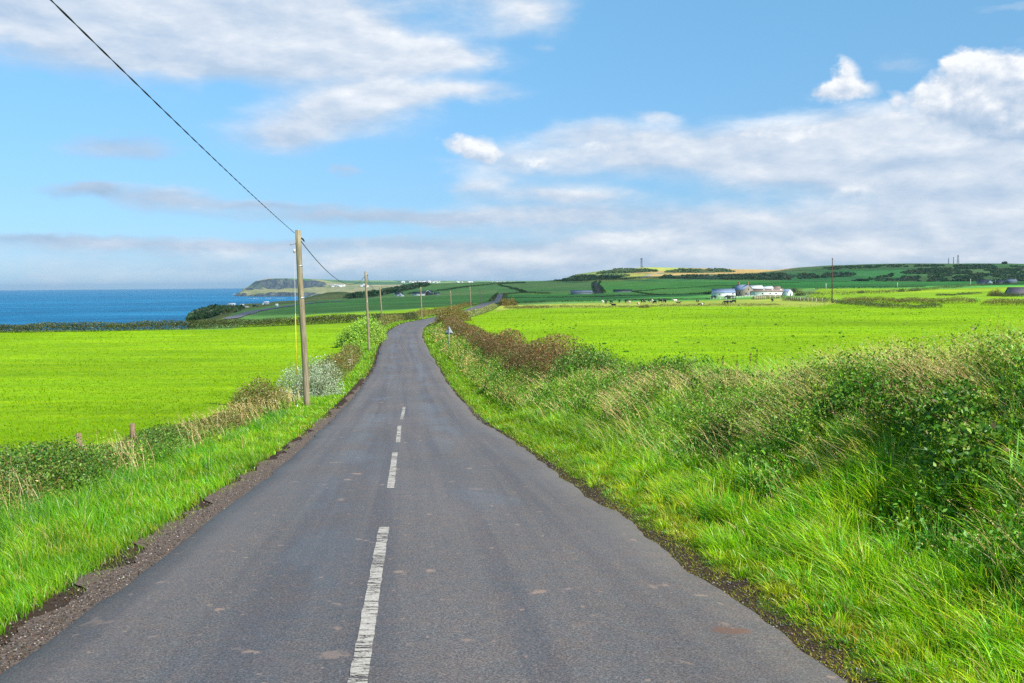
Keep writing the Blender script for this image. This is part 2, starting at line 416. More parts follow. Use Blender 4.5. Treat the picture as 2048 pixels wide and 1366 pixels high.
def ground_mat():
    m, nt = new_mat('ground'); n = N(nt)
    a = n('ShaderNodeVertexColor', layer_name='Col').outputs[0]
    tc = n('ShaderNodeTexCoord').outputs['Object']
    f1 = n.noise(n.scale(tc, 1, 0.45, 1), 2.2, 6, 0.7)
    f2 = n.noise(n.scale(tc, 0.16, 1, 1), 0.30, 6, 0.7)
    f3 = n.noise(tc, 0.02, 6, 0.7)
    k = n.math('MULTIPLY', n.mapr(f1, 0.25, 0.75, 0.72, 1.28), n.mapr(f2, 0.3, 0.7, 0.86, 1.13))
    k = n.math('MULTIPLY', k, n.mapr(f3, 0.3, 0.7, 0.8, 1.18))
    c = n.mix(1.0, a, n('ShaderNodeCombineColor', {0: k, 1: k, 2: k}).outputs[0], 'MULTIPLY')
    yel = n.mix(1.0, c, (1.35, 1.05, 0.8), 'MULTIPLY')
    c = n.mix(n.mapr(f2, 0.45, 0.75, 0.0, 0.8), c, yel)
    p = n('ShaderNodeBsdfPrincipled', {'Base Color': c, 'Roughness': 0.85, 'Specular IOR Level': 0.04})
    b = n('ShaderNodeBump', {'Height': n.noise(tc, 9.0, 4, 0.7), 'Strength': 0.6, 'Distance': 0.05})
    nt.links.new(b.outputs[0], p.inputs['Normal'])
    n.out(p.outputs[0]); return m

def build_ground():
    az = np.arctan((np.arange(-130, 2181, 3.5) - 1024) / FPX)
    ext = np.radians(np.arange(4, 181, 4.0))
    a = np.concatenate([az[0] - ext[:-1][::-1], az, az[-1] + ext[:-1]])
    a = a[(a > -math.pi + 0.02) & (a < math.pi - 0.02)]
    a = np.concatenate([a, [a[0] + 2 * math.pi]])
    R = np.concatenate([[0.4, 0.8, 1.2, 1.6], np.exp(np.linspace(math.log(2.0), math.log(3190), 700))])
    A, RR = np.meshgrid(a, R, indexing='ij')
    X = RR * np.sin(A); Y = RR * np.cos(A)
    # in front, use depth rather than range so rows follow the terrain table
    front = np.abs(A) < 0.75
    Y = np.where(front, RR, Y); X = np.where(front, RR * np.tan(A), X)
    Zg = ground(X, Y)
    back = Y < 3
    Zg = np.where(back & (RR > 90), lerp(Zg, S, sm(150, 420, RR)), Zg)
    out = (~front) & (Y >= 3) & (np.abs(A) >= 0.75) & (A < 0)
    Zg = np.where(out & (RR > 150), lerp(Zg, S, sm(150, 260, RR)), Zg)
    na, nr = X.shape
    x, y, z = X.ravel(), Y.ravel(), Zg.ravel()
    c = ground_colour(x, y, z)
    V = np.stack([x, y, z], 1)
    i = np.arange(na - 1)[:, None] * nr + np.arange(nr - 1)[None, :]
    f = np.stack([i, i + 1, i + nr + 1, i + nr], -1).reshape(-1, 4)
    V = np.vstack([V, [[0, 0, G(0, 0)]]]); c = np.vstack([c, [GC['soil']]])
    j = np.arange(na - 1) * nr
    f3 = np.stack([np.full(na - 1, len(V) - 1), j, j + nr], 1)
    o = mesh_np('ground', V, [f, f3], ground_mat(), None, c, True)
    tag(o, 'green pasture land falling from the road to the sea and rising to the hills', 'ground', kind='structure')
build_ground()

# ------------------------------------------------------------------ sea
SEA_Z = -50.3
def sea_mat():
    m, nt = new_mat('sea_water'); n = N(nt)
    tc = n('ShaderNodeTexCoord').outputs['Object']
    f = n.noise(n.scale(tc, 0.25, 1, 1), 0.0035, 5, 0.6)
    f2 = n.noise(n.scale(tc, 0.4, 1, 1), 0.03, 4, 0.65)
    c = n.ramp(n.math('ADD', n.math('MULTIPLY', f, 0.6), n.math('MULTIPLY', f2, 0.4)), [(0.36, (0.002, 0.085, 0.19)), (0.5, (0.004, 0.135, 0.28)), (0.66, (0.02, 0.22, 0.40))])
    p = n('ShaderNodeBsdfPrincipled', {'Base Color': c, 'Roughness': 0.5, 'IOR': 1.33, 'Specular IOR Level': 0.12})
    h = n.noise(n.scale(tc, 0.5, 1, 1), 0.08, 6, 0.7)
    b = n('ShaderNodeBump', {'Height': h, 'Strength': 1.0, 'Distance': 6.0}); nt.links.new(b.outputs[0], p.inputs['Normal'])
    n.out(p.outputs[0]); return m
def build_sea():
    R = np.array([30, 300, 800, 1500, 3000, 6000, 12000, 20000, 30000.0]); th = np.linspace(0, 2 * math.pi, 97)
    V = np.stack([np.outer(R, np.sin(th)).ravel(), np.outer(R, np.cos(th)).ravel(), np.full(len(R) * 97, SEA_Z)], 1)
    i = np.arange(len(R) - 1)[:, None] * 97 + np.arange(96)[None, :]
    f = np.stack([i, i + 1, i + 98, i + 97], -1).reshape(-1, 4)[:, ::-1]
    o = mesh_np('sea', V, [f], sea_mat()); tag(o, 'deep blue sea reaching to the horizon', 'sea', kind='structure')
build_sea()

# ------------------------------------------------------------------ far headland across the bay
HS = -60.0
HC = {
 440: [(4300, Z, HS), (9000, Z, HS)],
 466: [(4300, Z, HS), (5300, Z, HS), (9000, Z, HS)],
 474: [(4300, Z, HS), (5350, Z, HS), (5400, 586.5), (5480, 587), (5560, Z, HS), (9000, Z, HS)],
 488: [(4300, Z, HS), (5250, Z, HS), (5300, 585.5), (5500, 583), (5560, 578), (5900, 577.5), (6000, Z, HS), (9000, Z, HS)],
 500: [(4300, Z, HS), (5150, Z, HS), (5180, 591), (5400, 585), (5560, 580), (5580, 573.5), (5900, 573), (6100, Z, HS), (9000, Z, HS)],
 513: [(4300, Z, HS), (5050, Z, HS), (5080, 588), (5300, 585), (5600, 579), (5650, 570), (5750, 568.5), (5790, 562.5), (6200, 562), (6600, Z, HS), (9000, Z, HS)],
 537: [(4300, Z, HS), (5000, Z, HS), (5025, 585.5), (5300, 581.5), (5690, 577), (5720, 571), (5750, 569), (5775, 558.5), (6200, 557.5), (7500, 558), (9000, Z, 20)],
 571: [(4300, Z, HS), (4980, Z, HS), (5005, 584.5), (5300, 581), (5690, 577.5), (5720, 571), (5750, 568.5), (5775, 558), (6200, 557), (7500, 557.5), (9000, Z, 20)],
 605: [(4300, Z, HS), (4900, Z, HS), (4925, 586), (5300, 581), (5700, 577), (5730, 571), (5760, 568), (5785, 559), (6200, 557.5), (7500, 558), (9000, Z, 20)],
 640: [(4300, Z, HS), (4700, Z, HS), (4725, 588), (5300, 580), (5740, 575), (5770, 571), (5800, 567), (5825, 562), (6300, 559), (7500, 558.5), (9000, Z, 20)],
 665: [(4300, Z, HS), (4600, 592), (5300, 579), (5700, 573), (5850, 569.5), (6000, 566.5), (6500, 562), (7500, 559.5), (9000, Z, 20)],
 720: [(4300, Z, -52), (4600, 592), (5300, 579.5), (5800, 574), (6400, 568), (7200, 563), (8000, 560.5), (9000, Z, 20)],
 800: [(4300, 594), (4700, 588), (5300, 580), (5800, 575), (6400, 569.5), (7200, 564.5), (8000, 561), (9000, Z, 20)],
 950: [(4300, 588), (5300, 577), (5800, 573), (6400, 569), (7200, 565), (8000, 561.7), (9000, Z, 20)],
 1110: [(4300, 582), (5300, 574), (5800, 571), (6400, 568), (7200, 564.5), (8000, 561.5), (9000, Z, 20)],
 1400: [(4300, 580), (8000, 562), (9000, Z, 20)],
}
_HX = np.arange(440, 1401, 1.5)
_HD, _HT = build_table(HC, 4300, 9000, 560, _HX, 3, 1)
def headland(x, y):
    px = 1024 + FPX * np.asarray(x, float) / np.asarray(y, float)
    z = bilin(px, y, _HX, _HD, _HT)
    steep = sm(440, 700, px) * 0 + 1
    g = fbm(x, y * 0.3, 55, 71, 4) - 0.5
    return z + g * 16 * sm(-55, -30, z) * (1 - sm(640, 700, px) * 0.6) * (1 - sm(5900, 6400, y) * 0.9)
def hhit(px, py):
    d = ray(px, py)[:, 0]; Y = np.linspace(4500, 8900, 1500)
    x = d[0] * Y; zz = 1.7 + d[2] * Y; g = headland(x, Y)
    k = np.argmax(g >= zz)
    if not (g >= zz).any(): k = np.argmin(zz - g)
    return np.array([x[k], Y[k], g[k]])
def headland_mat():
    m, nt = new_mat('headland_land'); n = N(nt)
    tc = n('ShaderNodeTexCoord').outputs['Object']
    geo = n('ShaderNodeNewGeometry')
    nz = n('ShaderNodeSeparateXYZ', {0: geo.outputs['Normal']}).outputs[2]
    vor = n('ShaderNodeTexVoronoi', {'Scale': 0.0042, 'Randomness': 0.9}, voronoi_dimensions='2D'); nt.links.new(n.scale(tc, 1, 0.45, 1), vor.inputs['Vector'])
    h = n('ShaderNodeSeparateColor', {0: vor.outputs['Color']}).outputs[0]
    fields = n.ramp(h, [(0.0, (0.10, 0.23, 0.06)), (0.3, (0.16, 0.30, 0.09)), (0.5, (0.30, 0.30, 0.13)), (0.65, (0.07, 0.16, 0.06)), (0.8, (0.20, 0.32, 0.10)), (0.93, (0.42, 0.34, 0.18))], 'CONSTANT')
    f = n.noise(n.scale(tc, 1, 0.3, 1), 0.02, 6, 0.7)
    fields = n.mix(n.mapr(f, 0.35, 0.75, 0.0, 0.7), fields, (0.06, 0.11, 0.05))
    edge = n('ShaderNodeTexVoronoi', {'Scale': 0.0042, 'Randomness': 0.9}, voronoi_dimensions='2D', feature='DISTANCE_TO_EDGE'); nt.links.new(n.scale(tc, 1, 0.45, 1), edge.inputs['Vector'])
    fields = n.mix(n.mapr(edge.outputs['Distance'], 0.0, 0.035, 0.9, 0.0), fields, (0.03, 0.06, 0.03))
    zz = n('ShaderNodeSeparateXYZ', {0: tc}).outputs[2]
    coast = n.ramp(f, [(0.35, (0.30, 0.27, 0.14)), (0.65, (0.15, 0.19, 0.07))])
    fields = n.mix(n.mapr(zz, -8, 2, 1.0, 0.0), fields, coast)
    r = n.noise(n.scale(tc, 1, 0.6, 0.35), 0.045, 8, 0.85)
    rock = n.ramp(r, [(0.34, (0.01, 0.018, 0.03)), (0.47, (0.04, 0.055, 0.07)), (0.56, (0.075, 0.095, 0.085)), (0.68, (0.16, 0.16, 0.15))])
    msk = n('ShaderNodeSeparateColor', {0: n('ShaderNodeVertexColor', layer_name='Col').outputs[0]}).outputs[0]
    c = n.mix(msk, fields, rock)
    p = n('ShaderNodeBsdfPrincipled', {'Base Color': c, 'Roughness': 0.9, 'Specular IOR Level': 0.1})
    n.out(p.outputs[0]); return m
def build_headland():
    nx, nd = len(_HX), len(_HD)
    T = (_HX - 1024) / FPX
    X = T[:, None] * _HD[None, :]; Y = np.broadcast_to(_HD[None, :], X.shape)
    Zh = headland(X, Y)
    i = np.arange(nx - 1)[:, None] * nd + np.arange(nd - 1)[None, :]
    f = np.stack([i, i + 1, i + nd + 1, i + nd], -1).reshape(-1, 4)[:, ::-1]
    base = bilin(1024 + FPX * X / Y, Y, _HX, _HD, _HT)
    slope = np.gradient(base, axis=1) / np.gradient(Y, axis=1)
    slope = np.maximum(slope, np.roll(slope, -2, 1)); slope = np.maximum(slope, np.roll(slope, 2, 1))
    mask = sm(.14, .34, slope + (fbm(X, Y * .3, 50, 77, 4) - .5) * .16)
    mask = np.repeat(mask.ravel()[:, None], 3, 1)
    o = mesh_np('headland', np.stack([X.ravel(), Y.ravel(), Zh.ravel()], 1), [f], headland_mat(), None, mask, True)
    tag(o, 'far headland with dark sea cliffs and patchwork fields across the bay', 'headland', kind='structure')
build_headland()

# ------------------------------------------------------------------ road
def road_mat():
    m, nt = new_mat('asphalt'); n = N(nt)
    uv = n('ShaderNodeUVMap', uv_map='UVMap').outputs[0]
    sx = n('ShaderNodeSeparateXYZ', {0: uv}).outputs[0]
    tc = n('ShaderNodeTexCoord').outputs['Object']
    fine = n.noise(tc, 70, 3, 0.8); med = n.noise(tc, 6, 5, 0.65)
    st = n.noise(n.scale(uv, 2.2, 0.035, 1), 1.0, 5, 0.6, 0.3)
    pat = n.noise(n.scale(uv, 0.5, 0.22, 1), 1.0, 4, 0.6, 0.5)
    big = n.noise(n.scale(uv, 0.6, 0.25, 1), 0.5, 3, 0.5)
    c = n.ramp(fine, [(0.30, (0.03, 0.026, 0.025)), (0.5, (0.088, 0.083, 0.081)), (0.70, (0.21, 0.198, 0.19))])
    warm = n.mix(1.0, c, (1.24, 1.06, 0.95), 'MULTIPLY')
    c = n.mix(n.mapr(med, 0.42, 0.66, 0.0, 0.9), c, warm)
    dark = n.mix(1.0, c, (0.74, 0.75, 0.82), 'MULTIPLY')
    c = n.mix(n.mapr(st, 0.45, 0.62, 0.0, 0.9), c, dark)
    pale = n.mix(1.0, c, (1.25, 1.2, 1.17), 'MULTIPLY')
    c = n.mix(n.mapr(big, 0.45, 0.65, 0.0, 0.8), c, pale)
    # mud splats
    spl = n.noise(n.scale(uv, 1.0, 0.75, 1), 2.6, 3, 0.55, 0.3)
    sm2 = n.noise(n.scale(uv, 1, 0.8, 1), 9.0, 2, 0.6)
    mud = n.math('MAXIMUM', n.mapr(spl, 0.665, 0.71, 0.0, 0.8), n.mapr(sm2, 0.685, 0.73, 0.0, 0.75))
    c = n.mix(mud, c, (0.27, 0.19, 0.145))
    # two larger stains: a rusty clod mark at the right, a pale mud print at the left of the dashes
    for u0, v0, ru, rv, colr in ((2.03, 6.25, .13, .10, (.15, .065, .03)), (-.47, 5.69, .09, .09, (.21, .155, .125))):
        du = n.math('MULTIPLY_ADD', sx, 1 / ru, -u0 / ru); dv = n.math('MULTIPLY_ADD', n('ShaderNodeSeparateXYZ', {0: uv}).outputs[1], 1 / rv, -v0 / rv)
        q = n.math('ADD', n.math('ADD', n.math('MULTIPLY', du, du), n.math('MULTIPLY', dv, dv)), n.math('MULTIPLY', n.math('SUBTRACT', n.noise(tc, 26, 5, .75), 0.5), 5.0))
        c = n.mix(n.mapr(q, 0.4, 1.1, 0.75, 0.0), c, colr)
    # pale dusty band near the edges
    ed = n.math('ABSOLUTE', sx)
    dust = n.math('MULTIPLY', n.mapr(ed, 1.55, 2.3, 0.0, 0.75), n.mapr(pat, 0.35, 0.65, 0.15, 1.0))
    c = n.mix(dust, c, (0.145, 0.125, 0.11))
    # smooth worn wheel paths catch the sky
    tr = n.math('ABSOLUTE', n.math('SUBTRACT', ed, 0.95))
    wheel = n.mapr(tr, 0.15, 0.6, 1.0, 0.0)
    sheen = n.math('MULTIPLY', n.mapr(pat, 0.42, 0.56, 0.0, 1.0), n.mapr(wheel, 0, 1, 0.45, 1.0))
    rg = n.math('SUBTRACT', n.mapr(fine, 0.3, 0.7, 0.66, 0.82), n.math('MULTIPLY', sheen, 0.30))
    p = n('ShaderNodeBsdfPrincipled', {'Base Color': c, 'Roughness': rg, 'Specular IOR Level': 0.5})
    hgt = n.math('ADD', n.math('MULTIPLY', fine, 0.7), n.math('MULTIPLY', med, 0.5))
    b = n('ShaderNodeBump', {'Height': hgt, 'Strength': 0.5, 'Distance': 0.012}); nt.links.new(b.outputs[0], p.inputs['Normal'])
    n.out(p.outputs[0]); return m
ASPH = road_mat()
def road_z(s, y): return zr(y) + 0.03 - 0.018 * np.abs(s) - 0.012 * sm(2.15, 2.45, np.abs(s)) + 0.0004 * np.maximum(y, 0)
def build_road():
    y = np.concatenate([np.arange(-14, 1, 0.5), np.exp(np.linspace(0, math.log(842), 900))])
    eL = -2.28 + 0.14 * (fbm(y * 0 + 1, y, 1.1, 41) - 0.5) + 0.16 * (vn(y * 0, y, 6, 42) - 0.5)
    eR = 2.33 + 0.22 * (fbm(y * 0 + 4, y, 0.9, 43) - 0.5) + 0.18 * (vn(y * 0, y, 5, 44) - 0.5)
    bay = lambda a, b_: np.clip(np.sin(np.clip((y - a) / (b_ - a), 0, 1) * math.pi), 0, 1) ** .6
    eR = eR + (0.09 * bay(12.9, 14.7) + 0.12 * bay(9.9, 12.0)) * (.6 + .7 * fbm(y * 0 + 8, y, .35, 45))
    q = np.linspace(0, 1, 15)
    s = eL[:, None] * (1 - q) + eR[:, None] * q
    Y = np.broadcast_to(y[:, None], s.shape)
    X = xc(Y) + s; Zr = road_z(s, Y)
    # edge skirt
    s2 = np.concatenate([eL[:, None] - 0.03, s, eR[:, None] + 0.03], 1)
    Y2 = np.broadcast_to(y[:, None], s2.shape); X2 = xc(Y2) + s2
    Z2 = np.concatenate([Zr[:, :1] - 0.09, Zr, Zr[:, -1:] - 0.09], 1)
    nr, nc = s2.shape
    i = np.arange(nr - 1)[:, None] * nc + np.arange(nc - 1)[None, :]
    f = np.stack([i, i + 1, i + nc + 1, i + nc], -1).reshape(-1, 4)
    o = mesh_np('road', np.stack([X2.ravel(), Y2.ravel(), Z2.ravel()], 1), [f], ASPH, None, None, True, np.stack([s2.ravel(), Y2.ravel()], 1))
    tag(o, 'narrow worn grey asphalt road running downhill between the fields', 'road', kind='structure')
build_road()

def paint_mat():
    m, nt = new_mat('worn_road_paint'); n = N(nt)
    tc = n('ShaderNodeTexCoord').outputs['Object']
    f = n.noise(n.scale(tc, 0.35, 1.6, 1), 16, 4, 0.75); g = n.noise(tc, 55, 2, 0.7); b2 = n.noise(tc, 1.5, 2, 0.5)
    c = n.ramp(g, [(0.3, (0.26, 0.235, 0.205)), (0.6, (0.47, 0.44, 0.385))])
    p = n('ShaderNodeBsdfPrincipled', {'Base Color': c, 'Roughness': 0.7, 'Specular IOR Level': 0.3})
    t = n('ShaderNodeBsdfTransparent')
    a = n.math('ADD', n.math('MULTIPLY', f, 0.7), n.math('ADD', n.math('MULTIPLY', g, 0.3), n.math('MULTIPLY', n.math('SUBTRACT', b2, 0.5), 0.25)))
    k = n.mapr(a, 0.515, 0.565, 1.0, 0.0)
    mx = n('ShaderNodeMixShader', {0: k, 1: t.outputs[0], 2: p.outputs[0]})
    n.out(mx.outputs[0]); return m
PAINT = paint_mat()
def road_pt(px, py):
    """point of the road surface under a photo pixel"""
    d = ray(px, py)[:, 0]; Y = np.linspace(3.5, 60, 4000); zz = 1.7 + d[2] * Y; x = d[0] * Y
    g = road_z(x - xc(Y), Y); k = np.argmax(g >= zz); return x[k], Y[k]
dash_px = [((690, 1520), (768, 1055)), ((781, 977), (790, 905)), ((796, 885), (799, 852)), ((803, 839), (808.5, 814))]
for k, (a, b) in enumerate(dash_px):
    x0, y0 = road_pt(*a); x1, y1 = road_pt(*b)
    if k == 0: x0, y0 = x1 + (x0 - x1) * 6.0 / max(y1 - y0, .1), y1 - 6.0
    ys = np.linspace(y0, y1, 60); xs = np.linspace(x0, x1, 60)
    w = 0.052
    wl = w + 0.006 * (vn(ys, ys * 0, 0.12, 5) - .5) * 2; wr = w + 0.006 * (vn(ys, ys * 0 + 3, 0.12, 6) - .5) * 2
    V = np.concatenate([np.stack([xs - wl, ys, road_z(xs - xc(ys), ys) + 0.005], 1), np.stack([xs + wr, ys, road_z(xs - xc(ys), ys) + 0.005], 1)])
    i = np.arange(59); f = np.stack([i, i + 60, i + 61, i + 1], 1)
    o = mesh_np('road_marking', V, [f], PAINT)
    tag(o, 'worn white painted dash in the middle of the road', 'road marking', kind='structure')

# gravel shoulder on the left and loose stones
grav = simple_mat('gravel_grit', (0.115, 0.085, 0.065), 0.9, 0.75, 42, bump=1.0)
def build_shoulder():
    y = np.concatenate([np.arange(-10, 2, 0.4), np.exp(np.linspace(math.log(2), math.log(75), 420))])
    outer = -2.68 + 0.36 * (fbm(y * 0, y, 0.9, 51, 4) - 0.5) * 2 * 0.9 + 0.3 * sm(25, 70, y)
    q = np.linspace(0, 1, 7); s = -2.2 + (outer + 2.2)[:, None] * q
    Y = np.broadcast_to(y[:, None], s.shape); X = xc(Y) + s
    Zs = ground(X, Y) + 0.014
    nc = 7; i = np.arange(len(y) - 1)[:, None] * nc + np.arange(nc - 1)[None, :]
    f = np.stack([i, i + 1, i + nc + 1, i + nc], -1).reshape(-1, 4)[:, ::-1]
    o = mesh_np('gravel_shoulder', np.stack([X.ravel(), Y.ravel(), Zs.ravel()], 1), [f], grav, smooth=True)
    tag(o, 'strip of dirty grey gravel along the left road edge', 'gravel strip', kind='structure')
build_shoulder()
def stones(name, label, x, y, z, size, cols, kind='stuff', nm='gravel'):
    n = len(x)
    base = np.array([(1, 0, 0), (0, 1, 0), (-1, 0, 0), (0, -1, 0), (0, 0, .75), (0, 0, -.5)])
    ang = RNG.uniform(0, 6.28, n); ca, sa = np.cos(ang), np.sin(ang)
    sc = RNG.uniform(0.6, 1.2, (n, 3)) * size[:, None]
    B = base[None] * RNG.uniform(0.65, 1.25, (n, 6, 1)) * sc[:, None]
    V = np.stack([B[..., 0] * ca[:, None] - B[..., 1] * sa[:, None], B[..., 0] * sa[:, None] + B[..., 1] * ca[:, None], B[..., 2]], -1)
    V += np.stack([x, y, z], 1)[:, None]
    f = np.array([(0, 1, 4), (1, 2, 4), (2, 3, 4), (3, 0, 4), (1, 0, 5), (2, 1, 5), (3, 2, 5), (0, 3, 5)])
    F = ((np.arange(n) * 6)[:, None, None] + f).reshape(-1, 3)
    C = np.repeat(palette(n, cols, jit=0.3)[:, None], 6, 1).reshape(-1, 3)
    o = mesh_np(name, V.reshape(-1, 3), [F], STONE, None, C); tag(o, label, nm, kind=kind)
def vc_mat(name, rough=0.85, spec=0.25):
    m, nt = new_mat(name); n = N(nt)
    a = n('ShaderNodeVertexColor', layer_name='Col').outputs[0]
    tc = n('ShaderNodeTexCoord').outputs['Object']
    f = n.noise(tc, 6, 4, 0.6)
    k = n.mapr(f, 0.3, 0.7, 0.8, 1.2)
    c = n.mix(1.0, a, n('ShaderNodeCombineColor', {0: k, 1: k, 2: k}).outputs[0], 'MULTIPLY')
    p = n('ShaderNodeBsdfPrincipled', {'Base Color': c, 'Roughness': rough, 'Specular IOR Level': spec}); n.out(p.outputs[0]); return m
STONE = vc_mat('stone')
x, y, s = samp(17000, 3.5, 45, 1.9, -2.9, -2.15)
k = RNG.random(len(s)) < (0.12 + 0.88 * np.exp(-((s + 2.45) / 0.17) ** 2)) * (.35 + 1.1 * fbm(x, y, .5, 57, 2)); x, y, s = x[k], y[k], s[k]
z = ground(x, y) + 0.017
stones('gravel', 'loose grey and rusty stones strewn along the left road edge', x, y, z, RNG.uniform(.0035, .011, len(x)) ** 1.0 * (1 + y * .018),
       [(.03, .03, .032), (.06, .058, .056), (.12, .11, .1), (.11, .06, .035), (.05, .04, .03), (.26, .23, .2)])
x1, y1, s1 = samp(3000, 4, 60, 1.5, 2.3, 2.7)
x2 = RNG.normal(0, 1, 1600); y2 = RNG.uniform(30, 40, 1600); s2 = 2.15 + np.abs(x2) * 0.22 + 0.15
x1 = np.concatenate([x1, xc(y2) + s2]); y1 = np.concatenate([y1, y2]); s1 = np.concatenate([s1, s2])
z1 = ground(x1, y1) + 0.004
stones('gravel', 'loose dark stones and grit along the right road edge', x1, y1, z1, RNG.uniform(.004, .011, len(x1)) * (1 + y1 * .025),
       [(.03, .03, .03), (.06, .055, .05), (.11, .1, .09), (.2, .19, .17)])

# draped ribbons (far roads)
def ribbon(name, label, cat, pts, mat, w, kind='structure', lift=0.25, dmin=200):
    H = np.array([hit(px, py, dmin) for px, py in pts])
    t = np.linspace(0, len(H) - 1, 20 * len(H)); i = np.arange(len(H))
    x = _smooth(np.interp(t, i, H[:, 0]), 8); y = _smooth(np.interp(t, i, H[:, 1]), 8)
    dx, dy = np.gradient(x), np.gradient(y); L = np.hypot(dx, dy) + 1e-6
    V = []
    for q in (-1, -0.5, 0, 0.5, 1):
        X = x - dy / L * w * 0.5 * q; Y = y + dx / L * w * 0.5 * q
        V.append(np.stack([X, Y, ground(X, Y) + lift], 1))
    V = np.concatenate(V); n = len(x); F = []
    for r in range(4):
        k = np.arange(n - 1) + r * n; F.append(np.stack([k, k + 1, k + n + 1, k + n], 1))
    o = mesh_np(name, V, [np.concatenate(F)[:, ::-1]], mat, smooth=True); tag(o, label, cat, kind=kind); return o
far_asph = simple_mat('far_asphalt', (0.13, 0.125, 0.14), 0.7, 0.2, 0.4)
ribbon('coast_road', 'grey coast road curving down beyond the left hedge', 'road', [(448, 641), (470, 634), (500, 625), (530, 619.5), (560, 615), (600, 609), (640, 605), (690, 602)], far_asph, 8.5, dmin=330)
ribbon('farm_track', 'pale track climbing the tan slope of the hill', 'road', [(1283, 556), (1300, 549), (1330, 544), (1365, 540), (1400, 537)], simple_mat('track_dirt', (0.35, 0.3, 0.22)), 9, dmin=1500)
# ------------------------------------------------------------------ light, sky, haze, camera
SUN_AZ, SUN_EL = rad(137), rad(42)
SUNV = np.array([math.cos(SUN_EL) * math.sin(SUN_AZ), math.cos(SUN_EL) * math.cos(SUN_AZ), math.sin(SUN_EL)])
sl = bpy.data.lights.new('sun', 'SUN'); sl.energy = 5.0; sl.angle = rad(0.53); sl.color = (1.0, 0.95, 0.86)
so = bpy.data.objects.new('sun', sl); COL.objects.link(so)
so.rotation_euler = Vector(SUNV).to_track_quat('Z', 'Y').to_euler(); so.location = (40, -20, 60)

CLOUDS = [  # soft layers: photo centre, radii, weight, brightness
 (60, 25, 190, 85, 1.0, .6), (330, 60, 220, 85, 1.05, .66), (470, 125, 260, 40, .9, .62), (650, 60, 180, 78, 1.05, .68), (800, 105, 160, 48, .95, .78), (900, 112, 80, 32, .8, .85),
 (300, -120, 500, 110, 1.0, .6), (560, 266, 105, 38, 1.1, .55), (690, 225, 120, 46, 1.15, .68), (800, 195, 110, 32, .85, .74), (940, 184, 100, 20, .9, .72),
 (240, 287, 110, 20, .95, .3), (330, 396, 100, 24, 1.15, .42), (150, 388, 75, 13, .95, .2), (185, 376, 45, 10, .85, .2), (690, 346, 45, 11, .85, .35),
 (540, 408, 110, 9, .8, .2), (760, 430, 280, 16, 1.0, .36), (1100, 436, 400, 26, .75, .5), (1500, 450, 420, 36, .8, .62), (1950, 440, 320, 46, .9, .6),
 (110, 474, 140, 10, 1.0, .2), (300, 492, 330, 13, .7, .36), (760, 492, 420, 16, .7, .38), (400, 525, 700, 30, .5, .55), (1000, 525, 500, 26, .62, .6), (250, 562, 600, 20, .35, .6),
 (1010, 330, 140, 34, .75, .7), (1170, 262, 75, 26, .7, .62), (1300, 305, 250, 42, .95, .64), (1550, 295, 270, 50, 1.05, .68), (1800, 295, 210, 66, 1.05, .7),
 (1640, 182, 66, 24, .5, .7), (1800, 128, 52, 16, .5, .6), (1340, 232, 45, 15, .6, .65), (1870, 260, 120, 44, .9, .7), (2010, 300, 160, 56, 1.0, .7),
 (1140, 388, 110, 22, .7, .62), (960, 376, 75, 18, .75, .7), (1080, 397, 160, 14, .5, .55), (1560, 358, 110, 22, .8, .66), (1900, 365, 250, 46, .95, .62),
 (1250, 522, 420, 24, .8, .66), (1700, 500, 450, 28, .9, .7), (1500, 478, 500, 16, .75, .7), (2000, 495, 300, 34, .9, .68), (1190, 518, 90, 12, .8, .9), (1280, 480, 120, 11, .6, .82),
 (1055, 25, 95, 32, .95, .7), (980, -15, 110, 24, .9, .65), (2010, 8, 70, 12, .4, .6), (1085, 95, 20, 12, .3, .5), (1400, 560, 700, 22, .5, .64), (2300, 300, 250, 200, 1.0, .65), (1500, -260, 500, 90, .8, .6),
]
CUMULUS = [  # crisp billows: photo centre, radii, weight, brightness
 (930, 292, 62, 26, 1.0, .80), (985, 312, 50, 18, .8, .7), (1080, 330, 40, 24, .9, .76), (1692, 140, 26, 34, .95, .86), (1715, 182, 44, 22, .9, .76), (1655, 185, 38, 16, .8, .74),
 (1920, 124, 42, 26, 1.1, .92), (1982, 145, 58, 34, 1.1, .86), (1955, 195, 95, 46, 1.1, .5), (2050, 185, 90, 62, 1.1, .64), (1860, 205, 34, 30, .95, .82), (1790, 208, 20, 24, .8, .8), (2040, 245, 110, 36, 1.0, .48),
 (1700, 392, 54, 24, .9, .8), (1185, 300, 60, 14, .6, .72), (1500, 275, 90, 18, .6, .74), (1640, 262, 70, 20, .65, .76),
]
